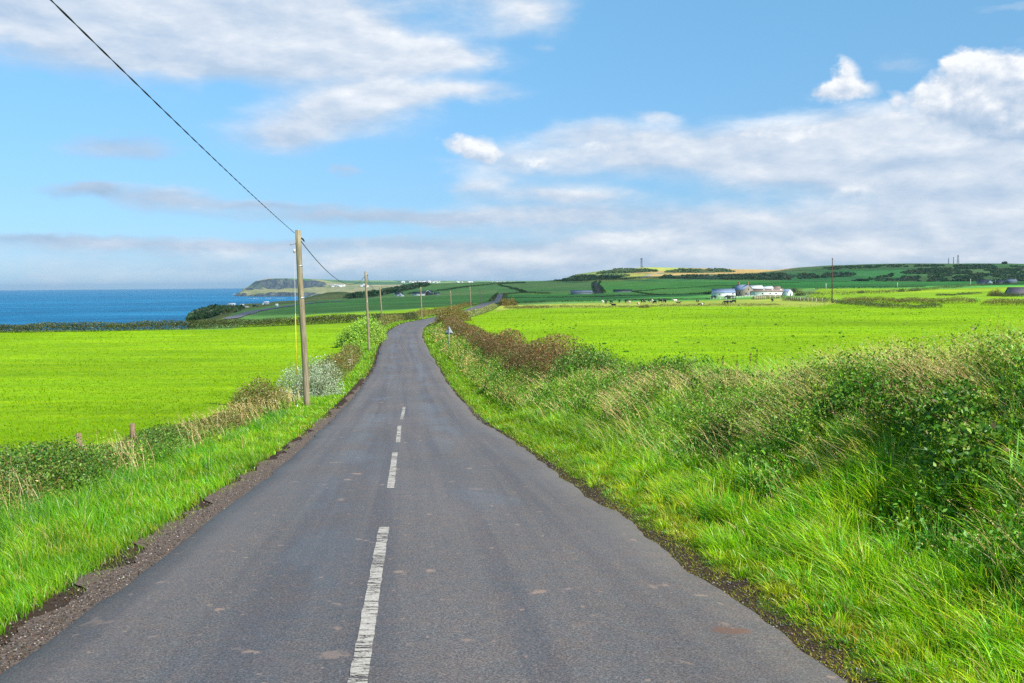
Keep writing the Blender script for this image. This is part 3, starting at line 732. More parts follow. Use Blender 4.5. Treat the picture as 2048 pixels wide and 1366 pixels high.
def build_world():
    w = bpy.data.worlds.new('World'); SC.world = w; w.use_nodes = True
    nt = w.node_tree; nt.nodes.clear(); n = N(nt)
    sky = n('ShaderNodeTexSky', sky_type='NISHITA'); sky.sun_disc = False
    sky.sun_elevation = SUN_EL; sky.sun_rotation = SUN_AZ; sky.altitude = 50; sky.air_density = 1.0; sky.dust_density = 0.2; sky.ozone_density = 3.0
    tc = n('ShaderNodeTexCoord').outputs['Generated']
    sp = n('ShaderNodeSeparateXYZ', {0: tc})
    az = n.math('ARCTAN2', sp.outputs[0], sp.outputs[1]); el = n.math('ARCSINE', sp.outputs[2])
    # soft turbulence bends the outlines
    v3 = n('ShaderNodeCombineXYZ', {0: az, 1: n.math('MULTIPLY', el, 2.2), 2: 0.0}).outputs[0]
    wa = n.noise(v3, 9, 5, 0.6); wb = n.noise(n('ShaderNodeVectorMath', {0: v3, 1: (7.3, 2.1, 4.0)}, operation='ADD').outputs[0], 9, 5, 0.6)
    azw = n.math('ADD', az, n.math('MULTIPLY', n.math('SUBTRACT', wa, 0.5), 0.085))
    elw = n.math('ADD', el, n.math('MULTIPLY', n.math('SUBTRACT', wb, 0.5), 0.034))
    def field(blobs, ax, ex, tint):
        D = None; B = None
        for px, py, rx, ry, wt, br in blobs:
            d = ray(px, py)[:, 0]; d = d / np.linalg.norm(d)
            a0, e0 = math.atan2(d[0], d[1]), math.asin(d[2])
            a = n.math('MULTIPLY_ADD', ax, FPX / rx, -a0 * FPX / rx); e = n.math('MULTIPLY_ADD', ex, FPX / ry, -e0 * FPX / ry)
            r = n.math('MULTIPLY_ADD', a, a, n.math('MULTIPLY', e, e))
            g = n.math('MULTIPLY', n.math('EXPONENT', n.math('MULTIPLY', r, -1.1)), wt)
            D = g if D is None else n.math('ADD', D, g)
            lit = n.math('MULTIPLY_ADD', n.math('MAXIMUM', n.math('MINIMUM', e, 1.2), -1.2), tint, br)     # tops brighter than bases
            gb = n.math('MULTIPLY', g, lit)
            B = gb if B is None else n.math('ADD', B, gb)
        return D, n.math('DIVIDE', B, n.math('ADD', D, 0.001))
    D, Bn = field(CLOUDS, azw, elw, 0.14)
    v4 = n('ShaderNodeCombineXYZ', {0: az, 1: n.math('MULTIPLY', el, 2.5), 2: 3.0}).outputs[0]
    f1 = n.noise(v4, 12, 11, 0.6, 0.15)
    off = n('ShaderNodeVectorMath', {0: v4, 1: (0.010, 0.03, 0.0)}, operation='ADD').outputs[0]
    f2 = n.noise(off, 12, 11, 0.56, 0.15)
    dens = n.math('ADD', D, n.math('MULTIPLY', n.math('SUBTRACT', f1, 0.5), 1.3))
    alpha = n.mapr(dens, 0.14, 1.1, 0.0, 1.0)
    alpha = n.math('MULTIPLY', n.math('POWER', alpha, 0.9), n.mapr(D, 0.06, 0.4, 0.0, 0.9))
    shade = n.math('ADD', Bn, n.math('MULTIPLY', n.math('SUBTRACT', f1, f2), 0.9))
    shade = n.math('ADD', shade, n.math('MULTIPLY', n.math('SUBTRACT', f1, 0.5), 0.25))
    ccol = n.ramp(shade, [(0.1, CC[0]), (0.45, CC[1]), (0.7, CC[2]), (1.0, CC[3])])
    # cumulus heads
    v5 = n('ShaderNodeCombineXYZ', {0: az, 1: n.math('MULTIPLY', el, 1.25), 2: 9.0}).outputs[0]
    ca = n.noise(v5, 34, 8, 0.6); cb = n.noise(n('ShaderNodeVectorMath', {0: v5, 1: (3.1, 5.7, 1.0)}, operation='ADD').outputs[0], 34, 8, 0.6)
    ax2 = n.math('ADD', az, n.math('MULTIPLY', n.math('SUBTRACT', ca, 0.5), 0.034)); ex2 = n.math('ADD', el, n.math('MULTIPLY', n.math('SUBTRACT', cb, 0.5), 0.026))
    D2, B2 = field(CUMULUS, ax2, ex2, 0.24)
    cc_ = n.noise(n('ShaderNodeVectorMath', {0: v5, 1: (0.006, 0.010, 0.0)}, operation='ADD').outputs[0], 34, 8, 0.55)
    a2 = n.mapr(n.math('ADD', D2, n.math('MULTIPLY', n.math('SUBTRACT', ca, 0.5), 0.9)), 0.34, 0.86, 0.0, 0.93)
    sh2 = n.math('ADD', B2, n.math('ADD', n.math('MULTIPLY', n.math('SUBTRACT', ca, cc_), 1.3), n.math('MULTIPLY', n.math('SUBTRACT', cb, 0.5), 0.35)))
    ccol2 = n.ramp(sh2, [(0.1, CC[0]), (0.42, CC[1]), (0.66, CC[2]), (0.95, CC[3])])
    ccol = n.mix(a2, ccol, ccol2)
    alpha = n.math('MAXIMUM', alpha, a2)
    # sky colour, gently tinted towards the photograph's cyan blue
    tint = n.ramp(n.mapr(el, 0.0, 0.35, 0.0, 1.0), [(0.0, TINT[0]), (0.25, TINT[1]), (0.8, TINT[2])])
    skc = n.mix(1.0, sky.outputs[0], tint, 'MULTIPLY')
    skc = n('ShaderNodeVectorMath', {0: skc, 1: (TG, TG, TG)}, operation='MULTIPLY').outputs[0]
    bg1 = n('ShaderNodeBackground', {'Color': skc, 'Strength': SKY_STR})
    bg2 = n('ShaderNodeBackground', {'Color': ccol, 'Strength': CLOUD_STR})
    mx = n('ShaderNodeMixShader', {0: alpha, 1: bg1.outputs[0], 2: bg2.outputs[0]})
    o = n('ShaderNodeOutputWorld'); nt.links.new(mx.outputs[0], o.inputs['Surface'])
    w.cycles.sampling_method = 'MANUAL'; w.cycles.sample_map_resolution = 1024
SKY_STR = 0.12; CLOUD_STR = 0.66; TG = 0.93
TINT = [(0.30, 0.46, 0.78), (0.42, 0.58, 0.74), (0.67, 0.96, 0.97)]
CC = [(0.36, 0.50, 0.68), (0.50, 0.61, 0.76), (0.70, 0.76, 0.85), (1.0, 1.0, 1.0)]
build_world()

# added unseen cloud bank high to the right, shaped to shade the far slopes
def shade_cloud(outline, H, thick, seed):
    """outline on the ground (photo column, depth) is carried up along the sunlight"""
    pts = np.array([((px - 1024) / FPX * d, d) for px, d in outline])
    k = (H + 10) / SUNV[2]
    pts = pts + SUNV[:2] * k
    t = np.linspace(0, len(pts), 400, endpoint=False); P2 = np.vstack([pts, pts[:1]])
    x = np.interp(t, np.arange(len(P2)), P2[:, 0]); y = np.interp(t, np.arange(len(P2)), P2[:, 1])
    c = np.array([x.mean(), y.mean()])
    rings, V = [1.0, 0.97, 0.9, 0.75, 0.55, 0.3], []
    wob = 1 + 0.012 * (fbm(x, y, 260, seed, 4) - 0.5) * 2
    for side in (-1, 1):
        for r in rings:
            X = c[0] + (x - c[0]) * r * wob; Y = c[1] + (y - c[1]) * r * wob
            h = thick * math.sqrt(max(0, 1 - r * r)) * (0.35 if side < 0 else 1.0) * (0.5 + fbm(X, Y, 300, seed + 5, 4))
            V.append(np.stack([X, Y, H + side * h], 1))
    n = 400; V = np.concatenate(V); F = []
    i = np.arange(n); j = (i + 1) % n
    for base, flip in ((0, True), (6, False)):
        for q in range(5):
            a = (base + q) * n; b = (base + q + 1) * n
            f = np.stack([a + i, a + j, b + j, b + i], 1); F.append(f[:, ::-1] if flip else f)
    V = np.vstack([V, [[c[0], c[1], H - thick * .3], [c[0], c[1], H + thick]]]); m = len(V)
    f3 = np.concatenate([np.stack([np.full(n, m - 2), 5 * n + j, 5 * n + i], 1), np.stack([np.full(n, m - 1), 11 * n + i, 11 * n + j], 1)])
    mat, nt = new_mat('cloud_vapour'); q = N(nt)
    d = q('ShaderNodeBsdfDiffuse', {'Color': (0.9, 0.92, 0.95, 1)}); tr = q('ShaderNodeBsdfTranslucent', {'Color': (0.9, 0.92, 0.95, 1)})
    body = q('ShaderNodeMixShader', {0: 0.5, 1: d.outputs[0], 2: tr.outputs[0]}); thin = q('ShaderNodeBsdfTransparent')
    q.out(q('ShaderNodeMixShader', {0: 0.55, 1: body.outputs[0], 2: thin.outputs[0]}).outputs[0])
    o = mesh_np('cloud', V, [np.concatenate(F), f3], mat, smooth=True)
    tag(o, 'white cloud bank out of view, shaped to shade the far slopes', 'cloud', kind='structure')
shade_cloud([(380, 560), (520, 380), (640, 318), (860, 392), (985, 440), (1010, 480), (1060, 560), (1250, 620), (1420, 760), (1560, 930), (1700, 1000), (1900, 1020), (2300, 1020), (2600, 1200), (2600, 3300), (1720, 3300), (1600, 2280), (1420, 2080), (1280, 2000), (1130, 2050), (1080, 2500), (650, 2300), (480, 1500), (380, 900)], 1500, 170, 3)

# haze box
HAZE = 3.3e-5
def build_haze():
    m, nt = new_mat('haze_air'); n = N(nt)
    v = n('ShaderNodeVolumePrincipled', {'Color': (0.50, 0.75, 0.97, 1), 'Density': HAZE, 'Anisotropy': 0.2})
    n.out(None, v.outputs[0])
    b = MB(); b.box((0, 0, 20), (64000, 64000, 170)); o = b.build('haze', m)
    tag(o, 'thin blue sea haze over the bay', 'haze', kind='stuff')
if HAZE > 0: build_haze()

cd = bpy.data.cameras.new('camera'); cam = bpy.data.objects.new('camera', cd); COL.objects.link(cam)
cd.sensor_width = 36; cd.lens = FPX / 2048 * 36; cd.clip_start = 0.1; cd.clip_end = 60000
M3 = Matrix((RIGHT, UP, -_fw)).transposed()
cam.matrix_world = Matrix.Translation(Vector(CAM)) @ M3.to_4x4()
SC.camera = cam
SC.view_settings.view_transform = 'Standard'; SC.view_settings.look = 'None'; SC.view_settings.gamma = 1
SC.view_settings.exposure = 0.68
SC.cycles.use_denoising = False; SC.cycles.max_bounces = 6; SC.cycles.transparent_max_bounces = 8; SC.cycles.volume_bounces = 0
SC.cycles.diffuse_bounces = 3; SC.cycles.glossy_bounces = 2; SC.cycles.transmission_bounces = 4
SC.cycles.caustics_reflective = False; SC.cycles.caustics_refractive = False
# ------------------------------------------------------------------ bushes and hedges
PAL = {
 'bramble': ([(.05, .15, .016), (.09, .21, .02), (.16, .24, .03), (.16, .09, .03), (.03, .06, .015), (.20, .22, .06)], [4, 4, 3, 1.2, 2, 1]),
 'dark': ([(.05, .17, .012), (.09, .25, .016), (.16, .33, .022), (.24, .38, .04), (.14, .11, .03)], [3.5, 4, 3.2, 1.8, .6]),
 'brown': ([(.18, .08, .033), (.12, .06, .028), (.22, .13, .05), (.10, .12, .025), (.09, .17, .025), (.28, .2, .08), (.05, .10, .018)], [4, 4, 2, 1.2, 1.3, .6, 1.3]),
 'olive': ([(.13, .13, .03), (.17, .15, .035), (.10, .14, .025), (.18, .11, .035), (.22, .2, .07)], [3, 3, 3, 1.3, 1]),
 'light': ([(.24, .38, .03), (.22, .33, .05), (.09, .20, .02), (.28, .34, .09), (.05, .12, .015)], [4, 3, 3, 1.5, 2]),
 'silver': ([(.30, .36, .25), (.42, .47, .37), (.20, .28, .14), (.12, .19, .06), (.5, .53, .45)], [4, 4, 3, 3, 1.5]),
 'hedge': ([(.045, .085, .02), (.08, .11, .025), (.11, .09, .03), (.13, .15, .04), (.03, .055, .015)], [3, 3, 2, 2, 2]),
 'fardark': ([(.035, .075, .028), (.05, .095, .03), (.07, .11, .035)], [3, 3, 2]),
 'orange': ([(.20, .12, .03), (.16, .10, .03), (.14, .15, .03), (.10, .12, .025), (.24, .18, .05)], [3, 3, 3, 2, 1]),
 'pale': ([(.26, .26, .08), (.16, .22, .05), (.33, .30, .13), (.12, .12, .04)], [3, 3, 2, 1]),
}
for k_, f_ in (('bramble', 1.3), ('dark', 1.0), ('brown', 1.3), ('olive', 1.4), ('light', 1.75), ('silver', 1.3), ('hedge', 1.25), ('orange', 1.3), ('pale', 1.2)):
    PAL[k_] = ([tuple(min(.85, q * f_) for q in c_) for c_ in PAL[k_][0]], PAL[k_][1])
BARK = simple_mat('twig_bark', (0.11, 0.085, 0.06), 0.9, 0.3, 8)
def bush(name, label, cat, lobes, n, size, pal, group=None, stems=8, sprig=0.12, hollow=0.45):
    """lobes: (x, y, z, rx, ry, rz) ellipsoids with z at ground level of the lobe's middle"""
    L = np.array(lobes, float); c = L[:, :2].mean(0)
    root = tag(empty(name, (c[0], c[1], G(*c))), label, cat, group)
    vol = (L[:, 3] * L[:, 4] * L[:, 5]) ** (2 / 3.0); k = RNG.choice(len(L), n, p=vol / vol.sum())
    d = RNG.normal(size=(n, 3)); d /= np.linalg.norm(d, axis=1)[:, None]
    d[:, 2] = np.abs(d[:, 2]) * np.where(RNG.random(n) < 0.85, 1, -0.4)
    r = hollow + (1 - hollow) * RNG.random(n) ** 0.6
    lump = 0.72 + 0.5 * vn(d[:, 0] * 2.2 + k * 7.1, d[:, 1] * 2.2 + d[:, 2] * 2.9, 0.55, 81)
    r = r * lump + np.where(RNG.random(n) < 0.08, sprig * RNG.random(n) * 2, 0)
    p = L[k, :3] + d * L[k, 3:6] * r[:, None]
    g = ground(p[:, 0], p[:, 1]); p[:, 2] = np.maximum(p[:, 2], g + 0.02 + 0.1 * RNG.random(n))
    clump = vn(p[:, 0], p[:, 1] + p[:, 2] * 1.3, max(size * 6, .15), 91)
    cols, w = PAL[pal]; cc = palette(n, cols, w) * (0.75 + 0.5 * clump)[:, None]
    b = PB(); b.leaves(p, size * RNG.uniform(0.6, 1.4, n), cc)
    if stems:
        l = L[RNG.integers(len(L), size=stems * 3)]; q = len(l); a = RNG.uniform(0, 6.28, q)
        bp = np.stack([l[:, 0] + np.cos(a) * l[:, 3] * .4, l[:, 1] + np.sin(a) * l[:, 4] * .4, np.zeros(q)], 1); bp[:, 2] = ground(bp[:, 0], bp[:, 1])
        tc_ = np.tile(np.array([.12, .09, .06]), (q, 1)) * RNG.uniform(.7, 1.6, (q, 1))
        b.blades(bp, l[:, 5] * RNG.uniform(.8, 1.25, q), np.full(q, max(.02, size * .2)), a, np.abs(RNG.normal(.35, .2, q)), tc_)
    tree = cat == 'tree'
    b.build('crown' if tree else 'foliage', LEAF, root)
    h = L[:, 5].max(); m = MB(); q0 = max(.025, h * (.05 if tree else .022))
    m.tube([(0, 0, -.2), (.03 * h, .02 * h, h * .35), (-.02 * h, .03 * h, h * .8)], [q0, q0 * .75, q0 * .3], 8); m.build('trunk' if tree else 'main_stem', BARK, root, True)
    return root
def hedge(name, label, cat, pts, h, w, n, size, pal, dmin=100, group=None, world=False, var=0.35, stems=0):
    H = np.array(pts, float) if world else np.array([hit(px, py, dmin) for px, py in pts])
    seg = np.concatenate([[0], np.cumsum(np.hypot(np.diff(H[:, 0]), np.diff(H[:, 1])))])
    c = H.mean(0); root = tag(empty(name, (c[0], c[1], G(c[0], c[1]))), label, cat, group)
    t = RNG.random(n) * seg[-1]
    x0 = np.interp(t, seg, H[:, 0]); y0 = np.interp(t, seg, H[:, 1])
    hh = h * (1 - var + 2 * var * fbm(t, t * 0 + 3.3, h * 3.0, 101 + int(abs(c[0])) % 50, 3))
    a = RNG.uniform(0, math.pi, n); r = RNG.uniform(0.5, 1.05, n)
    ox = np.cos(a) * w * 0.5 * r; oz = np.sin(a) ** 0.7 * hh * r
    i = np.clip(np.searchsorted(seg, t) - 1, 0, len(H) - 2); dx = H[i + 1, 0] - H[i, 0]; dy = H[i + 1, 1] - H[i, 1]; l = np.hypot(dx, dy) + 1e-6
    x = x0 - dy / l * ox; y = y0 + dx / l * ox
    p = np.stack([x, y, ground(x, y) + 0.02 + oz], 1)
    cl = fbm(t, oz, h * 1.2, 111, 3)
    cols, ww = PAL[pal]; cc = palette(n, cols, ww) * (0.6 + 0.8 * cl)[:, None]
    b = PB(); b.leaves(p, size * RNG.uniform(0.6, 1.4, n), cc)
    if stems:
        q = stems * 3; tt = RNG.random(q) * seg[-1]; bx = np.interp(tt, seg, H[:, 0]) + RNG.normal(0, w * .2, q); by = np.interp(tt, seg, H[:, 1]) + RNG.normal(0, w * .2, q)
        tc_ = np.tile(np.array([.16, .11, .07]), (q, 1)) * RNG.uniform(.6, 2.2, (q, 1))
        b.blades(np.stack([bx, by, ground(bx, by)], 1), h * RNG.uniform(.8, 1.45, q), np.full(q, max(.012, size * .2)), RNG.uniform(0, 6.28, q), np.abs(RNG.normal(.3, .2, q)), tc_)
    o = b.build(name, LEAF, None); bpy.data.objects.remove(root); tag(o, label, cat, group)
    return o
def at(y, s, dz=0.0):
    x = float(xc(y) + s); return x, float(y), G(x, y) + dz

# right side of the road, from near to far
def lob(lst):
    return [(*at(y, s, 0), rx, ry, rz) for y, s, rx, ry, rz in lst]
bush('bramble_bush', 'dark bramble thicket low on the bank at the right edge of the photo', 'bush', lob([(8.0, 4.7, .55, .7, .42), (8.9, 5.0, .6, .8, .5), (9.9, 5.2, .6, .7, .42)]), 13000, .05, 'dark', 'bushes on the right bank', 14)
bush('bramble_bush', 'dark green bramble bush around the nearer right fence post', 'bush', lob([(11.4, 5.3, .6, .7, .4), (12.6, 5.6, .65, .8, .42), (14.0, 5.8, .65, .8, .42)]), 12000, .05, 'dark', 'bushes on the right bank', 14)
bush('bramble_bush', 'dark green thicket behind the short fence post left of the dry grass', 'bush', lob([(17.5, 5.9, .7, .9, .45), (19.6, 6.2, .8, 1, .5)]), 13000, .055, 'dark', 'bushes on the right bank', 12)
bush('bramble_bush', 'low dark green bush row with brown dock spikes at the field edge', 'bush', lob([(23, 6.4, .9, 1.1, .85), (25, 6.5, .9, 1.1, .8), (27, 6.3, .9, 1.2, .7)]), 14000, .06, 'dark', 'bushes on the right bank', 14)
bush('bramble_bush', 'rounded bramble bush with a dark hollow, right of the brown hedge', 'bush', lob([(33.2, 5.7, 1.0, .9, 1.05), (34.4, 6.2, 1.1, 1, 1.25), (35, 6.9, 1.0, 1, 1.2), (33.6, 6.9, .9, .9, .9)]), 18000, .065, 'bramble', 'bushes on the right bank', 16)
hedge('brown_hedge', 'rust brown leafless hedge beside the rounded bramble bush', 'hedge', [(*at(y, s)[:2], 0) for y, s in ((35.5, 5.9), (40, 5.7), (46, 5.7), (52, 5.8))], 1.3, 1.8, 26000, .06, 'brown', world=True, group='hedge along the right of the road', stems=60)
hedge('brown_hedge', 'red brown hedge behind the triangular sign', 'hedge', [(*at(y, s)[:2], 0) for y, s in ((53, 5.9), (62, 5.9), (72, 6.2), (82, 6.0))], 1.5, 1.9, 24000, .085, 'brown', world=True, group='hedge along the right of the road', stems=50)
hedge('brown_hedge', 'brown and green hedge between the sign and the orange bush', 'hedge', [(*at(y, s)[:2], 0) for y, s in ((84, 6.3), (98, 6.2), (112, 6.0), (128, 5.8))], 1.45, 2.0, 14000, .11, 'brown', world=True, group='hedge along the right of the road', stems=40)
bush('orange_bush', 'big orange brown bush on the inside of the road bend', 'bush', lob([(140, 5.6, 1.8, 2.5, 2.1), (145, 6.4, 2, 2.5, 2.4), (150, 7.6, 2, 2.5, 2.0)]), 8000, .17, 'orange', None, 10)
hedge('bank_hedge', 'pale grassy hedge bank between the far road and the right field', 'hedge', [(*at(y, s)[:2], 0) for y, s in ((152, 7), (175, 6), (205, 5.5), (250, 5.2), (300, 5.2), (345, 5.2))], 1.2, 3.0, 14000, .22, 'pale', world=True, group='hedge along the right of the road')
bush('roadside_bush', 'russet bush at the brow of the far road', 'bush', lob([(366, 8, 2.2, 3, 2.7), (372, 10.5, 2.3, 3, 2.9), (380, 7, 2, 3, 2.5)]), 5000, .30, 'orange', None, 6)
hedge('bank_hedge', 'brown hedge bank left of the far road rising to the brow', 'hedge', [(*at(y, s)[:2], 0) for y, s in ((205, -4.6), (240, -5.0), (290, -5.5), (340, -6), (385, -6.0))], 1.5, 3.0, 12000, .2, 'orange', world=True)
hedge('far_hedge', 'dark hedge beside the shaded stretch of far road', 'hedge', [(983, 604), (987, 598), (993, 592), (997, 590)], 2.0, 3.0, 4000, .5, 'hedge', 430)
bush('bramble_bush', 'small dark bramble clump low on the verge below the brown hedge', 'bush', lob([(44.5, 4.3, .9, .9, .7), (45.6, 4.6, .8, .9, .6)]), 3500, .09, 'dark', 'bushes on the right bank', 6)

# left side
hedge('bramble_hedge', 'tangled bramble and weed hedge at the left edge of the photo', 'hedge', [(*at(y, s)[:2], 0) for y, s in ((7, -5.0), (9, -4.9), (11.5, -4.9), (14, -4.85))], .60, 1.2, 42000, .034, 'bramble', world=True, group='hedge along the left of the road', stems=70)
hedge('bramble_hedge', 'weedy bramble hedge in front of the two fence posts', 'hedge', [(*at(y, s)[:2], 0) for y, s in ((14, -4.85), (17, -4.8), (20, -4.8))], .48, 1.05, 22000, .036, 'bramble', world=True, group='hedge along the left of the road', stems=50)
hedge('bramble_hedge', 'low olive weed hedge leading up to the nearest pole', 'hedge', [(*at(y, s)[:2], 0) for y, s in ((20, -4.8), (25, -4.75), (31, -4.8))], .48, 1.0, 16000, .05, 'olive', world=True, group='hedge along the left of the road', stems=60)
bush('olive_shrub', 'olive brown shrub left of the nearest pole', 'shrub', lob([(33.5, -5.3, .85, 1, 1.0), (35.2, -5.2, .95, 1.1, 1.25), (36.5, -5.0, .8, .9, 1.1)]), 9000, .07, 'olive', 'shrubs along the left of the road', 14)
r_ = bush('silver_shrub', 'silvery white leaved shrub just behind the nearest pole', 'shrub', lob([(43.5, -4.9, .9, 1, 1.45), (45, -4.2, 1.0, 1, 1.8), (46.5, -3.7, .9, 1, 1.75), (44, -4.0, .7, .8, 1.2)]), 15000, .065, 'silver', 'shrubs along the left of the road', 40, .15)
hedge('roadside_weeds', 'green weed clump around the gate between the silver shrub and the second pole', 'weeds', [(*at(y, s)[:2], 0) for y, s in ((50, -4.5), (60, -4.4), (72, -4.4), (86, -4.4))], 1.1, 1.7, 11000, .11, 'olive', world=True, group='hedge along the left of the road', stems=30)
bush('round_shrub', 'large yellow green leafy shrub behind the second pole', 'shrub', lob([(106, -4.7, 1.9, 1.9, 2.5), (110, -4.0, 1.9, 2, 2.8), (115, -3.6, 1.8, 2, 2.6), (103, -5.6, 1.4, 1.5, 1.9)]), 30000, .15, 'light', 'shrubs along the left of the road', 14)
hedge('bramble_hedge', 'low green hedge hugging the outside of the road bend', 'hedge', [(*at(y, s)[:2], 0) for y, s in ((122, -4.3), (140, -4.5), (160, -5), (185, -5.2), (215, -5))], 1.2, 2.4, 12000, .17, 'olive', world=True, group='hedge along the left of the road')
hedge('field_hedge', 'long dark clipped hedge across the far end of the left field', 'hedge', [((px - 1024) / FPX * Y, Y, 0) for px, Y in ((-180, 147), (0, 147.5), (200, 148.5), (400, 153), (600, 161), (700, 167), (780, 178), (830, 190))], 1.3, 1.9, 60000, .16, 'hedge', stems=120, var=.22, world=True)
# ------------------------------------------------------------------ poles and cables
WOOD = simple_mat('weathered_pole_wood', (0.22, 0.185, 0.115), 0.85, 0.5, 3, bump=0.6, streak=(6, 6, 0.5))
WOOD2 = simple_mat('fence_wood', (0.22, 0.15, 0.09), 0.9, 0.4, 6, bump=0.6, streak=(5, 5, 0.6))
STEEL = simple_mat('galvanised_steel', (0.42, 0.44, 0.45), 0.5, 0.15, 8, 0.6)
RUBBER = simple_mat('black_cable', (0.012, 0.014, 0.018), 0.6, 0.2, 3)
YELLOW = simple_mat('yellow_guard_plastic', (0.62, 0.48, 0.03), 0.5, 0.15, 4)
def make_pole(Hh, r0, r1):
    root = empty('telegraph_pole', (0, 0, 0))
    m = MB(); zs = np.linspace(-.4, Hh, 12)
    m.tube([(0.012 * math.sin(z * .9), .01 * math.cos(z * .7), z) for z in zs], [r0 + (r1 - r0) * max(0, z) / Hh for z in zs], 14)
    m.build('shaft', WOOD, root, True)
    m = MB(); m.tube([(0, 0, Hh - .55), (-.16, 0, Hh - .5), (-.26, 0, Hh - .54), (-.34, 0, Hh - .53)], .016, 6); m.build('bracket', STEEL, root)
    m = MB(); m.tube([(r1, 0, Hh - .30), (r1 + .05, .03, Hh - .33), (r1 + .09, .12, Hh - .42)], [.03, .034, .02], 8); m.build('cable_clamp', RUBBER, root)
    for z in (Hh * .62, Hh * .80):
        m = MB(); rr = r0 + (r1 - r0) * z / Hh + .006
        m.tube([(0, 0, z - .03), (0, 0, z + .03)], rr, 14); m.build('band', STEEL, root)
    m = MB(); m.tube([(0, 0, Hh + .002), (0, 0, Hh + .02)], [r1 * 1.02, r1 * .8], 12); m.build('top_cap', STEEL, root)
    return root
def set_pole(o, base, top):
    base, top = np.array(base), np.array(top); d = Vector(top - base)
    o.location = Vector(base); o.rotation_euler = d.to_track_quat('Z', 'Y').to_euler(); o.rotation_euler = Vector((0, 0, 1)).rotation_difference(d.normalized()).to_euler()
pole0 = make_pole(6.85, .125, .105)
POLES = []
pole_list = [  # base photo x,y / top x,y / depth, label
 (614, 817, 596, 461, 38.0, 'nearest telegraph pole, mossy and leaning left beside the road'),
 (738, 692, 731, 543, 95.0, 'second telegraph pole, in front of the yellow green shrub'),
 (764, 641, 759.5, 571, 175.0, 'telegraph pole rising behind the yellow green shrub'),
 (843.5, 637, 841.5, 574, 197.0, 'telegraph pole standing on the outside of the road bend'),
 (903, 629, 901, 582, 262.0, 'telegraph pole above the orange bush at the bend'),
 (942, 611, 940, 573, 318.0, 'telegraph pole on the brown bank left of the far road'),
 (961.5, 605, 959.5, 577, 420.0, 'small farthest telegraph pole near the brow of the road'),
]
for k, (bx, by, tx, ty, Y, lab) in enumerate(pole_list):
    o = pole0 if k == 0 else copy_tree(pole0)
    b = P(bx, by, Y); t = P(tx, ty, Y)
    b[2] = min(b[2], G(b[0], b[1]) + .02) if k else G(b[0], b[1])
    set_pole(o, b, t); L = np.linalg.norm(t - b); f = L / 6.85
    thick = f if k else 1.0
    if k in (1,): thick = 1.0
    o.scale = (max(thick, 0.95), max(thick, 0.95), f)
    if Y > 150: o.scale = (1.1, 1.1, f)
    tag(o, lab, 'telegraph pole', 'telegraph poles along the road'); POLES.append((b, t))
# span cables
def cable(label, p0, p1, sag, r, twist=False, pts=None):
    t = np.linspace(0, 1, 60)[:, None]
    if pts is None: c = p0 + (p1 - p0) * t; c[:, 2] -= 4 * sag * (t * (1 - t))[:, 0]
    else: c = pts
    m = MB()
    if twist:
        T = np.linspace(0, 1, 700); i = np.linspace(0, 1, len(c)); c2 = np.stack([np.interp(T, i, c[:, q]) for q in range(3)], 1)
        for ph in (0, math.pi):
            a = T * 2 * math.pi * 42 + ph
            m.tube(c2 + np.stack([np.cos(a), 0 * a, np.sin(a)], 1) * r * .9, r, 5)
    else: m.tube(c, r, 6)
    o = m.build('overhead_cable', RUBBER, None, True)
    tag(o, label, 'cable', 'cables strung between the poles'); return o
A = P(589, 466, 38.0); B_ = P(105, 0, 10.2); Cc = P(400, 295, 18.6)
ys = np.array([38.0, 18.6, 10.2]); fit_z = np.polyfit(ys, [A[2], Cc[2], B_[2]], 2); fit_x = np.polyfit(ys, [A[0], Cc[0], B_[0]], 1)
yy = np.linspace(38.0, -22, 80)
cx = np.polyval(fit_x, yy); cx = cx + (A[0] - cx[0]) * np.linspace(1, 0, 80)
cz = np.polyval(fit_z, yy); 
cable('thick twisted cable crossing the sky from the top left corner to the nearest pole', None, None, 0, .0062, True, np.stack([cx, yy, cz], 1))
for k in range(len(POLES) - 1):
    q0 = POLES[k][1] + np.array([.08, .05, -.38]); q1 = POLES[k + 1][1] + np.array([.0, 0, -.35])
    lab = ['sagging cable between the nearest and the second pole', 'thin cable running from the second pole to the pole behind the shrub', 'thin cable between the pole behind the shrub and the bend pole', 'faint cable from the bend pole to the pole above the orange bush',
           'faint cable between the poles above the orange bush and on the brown bank', 'faint cable up to the smallest farthest pole'][k]
    cable(lab, q0, q1, [1.25, 1.0, .3, .8, .7, .9][k], [.016, .014, .012, .012, .012, .012][k])
# stay wire with its yellow guard
sroot = tag(empty('stay_wire', P(594.5, 815, 37.2)), 'thin stay wire with a yellow guard left of the nearest pole', 'stay wire')
top = P(588, 476, 37.8); bot = np.array(sroot.location); bot = np.array([bot[0], bot[1], G(bot[0], bot[1]) - .05])
sroot.location = bot
m = MB(); m.tube([(0, 0, 0), top - bot], .007, 6); m.build('wire', STEEL, sroot)
d = top - bot
m = MB(); m.tube([d * .20, d * .56], .014, 8); m.build('guard', YELLOW, sroot)
m = MB(); m.tube([d * .0, d * .03], .03, 8); m.build('anchor_rod', STEEL, sroot)
m = MB(); m.tube([d * .915, d * .935], .045, 8); m.build('insulator', simple_mat('pink_porcelain', (.5, .4, .36), .4), sroot)

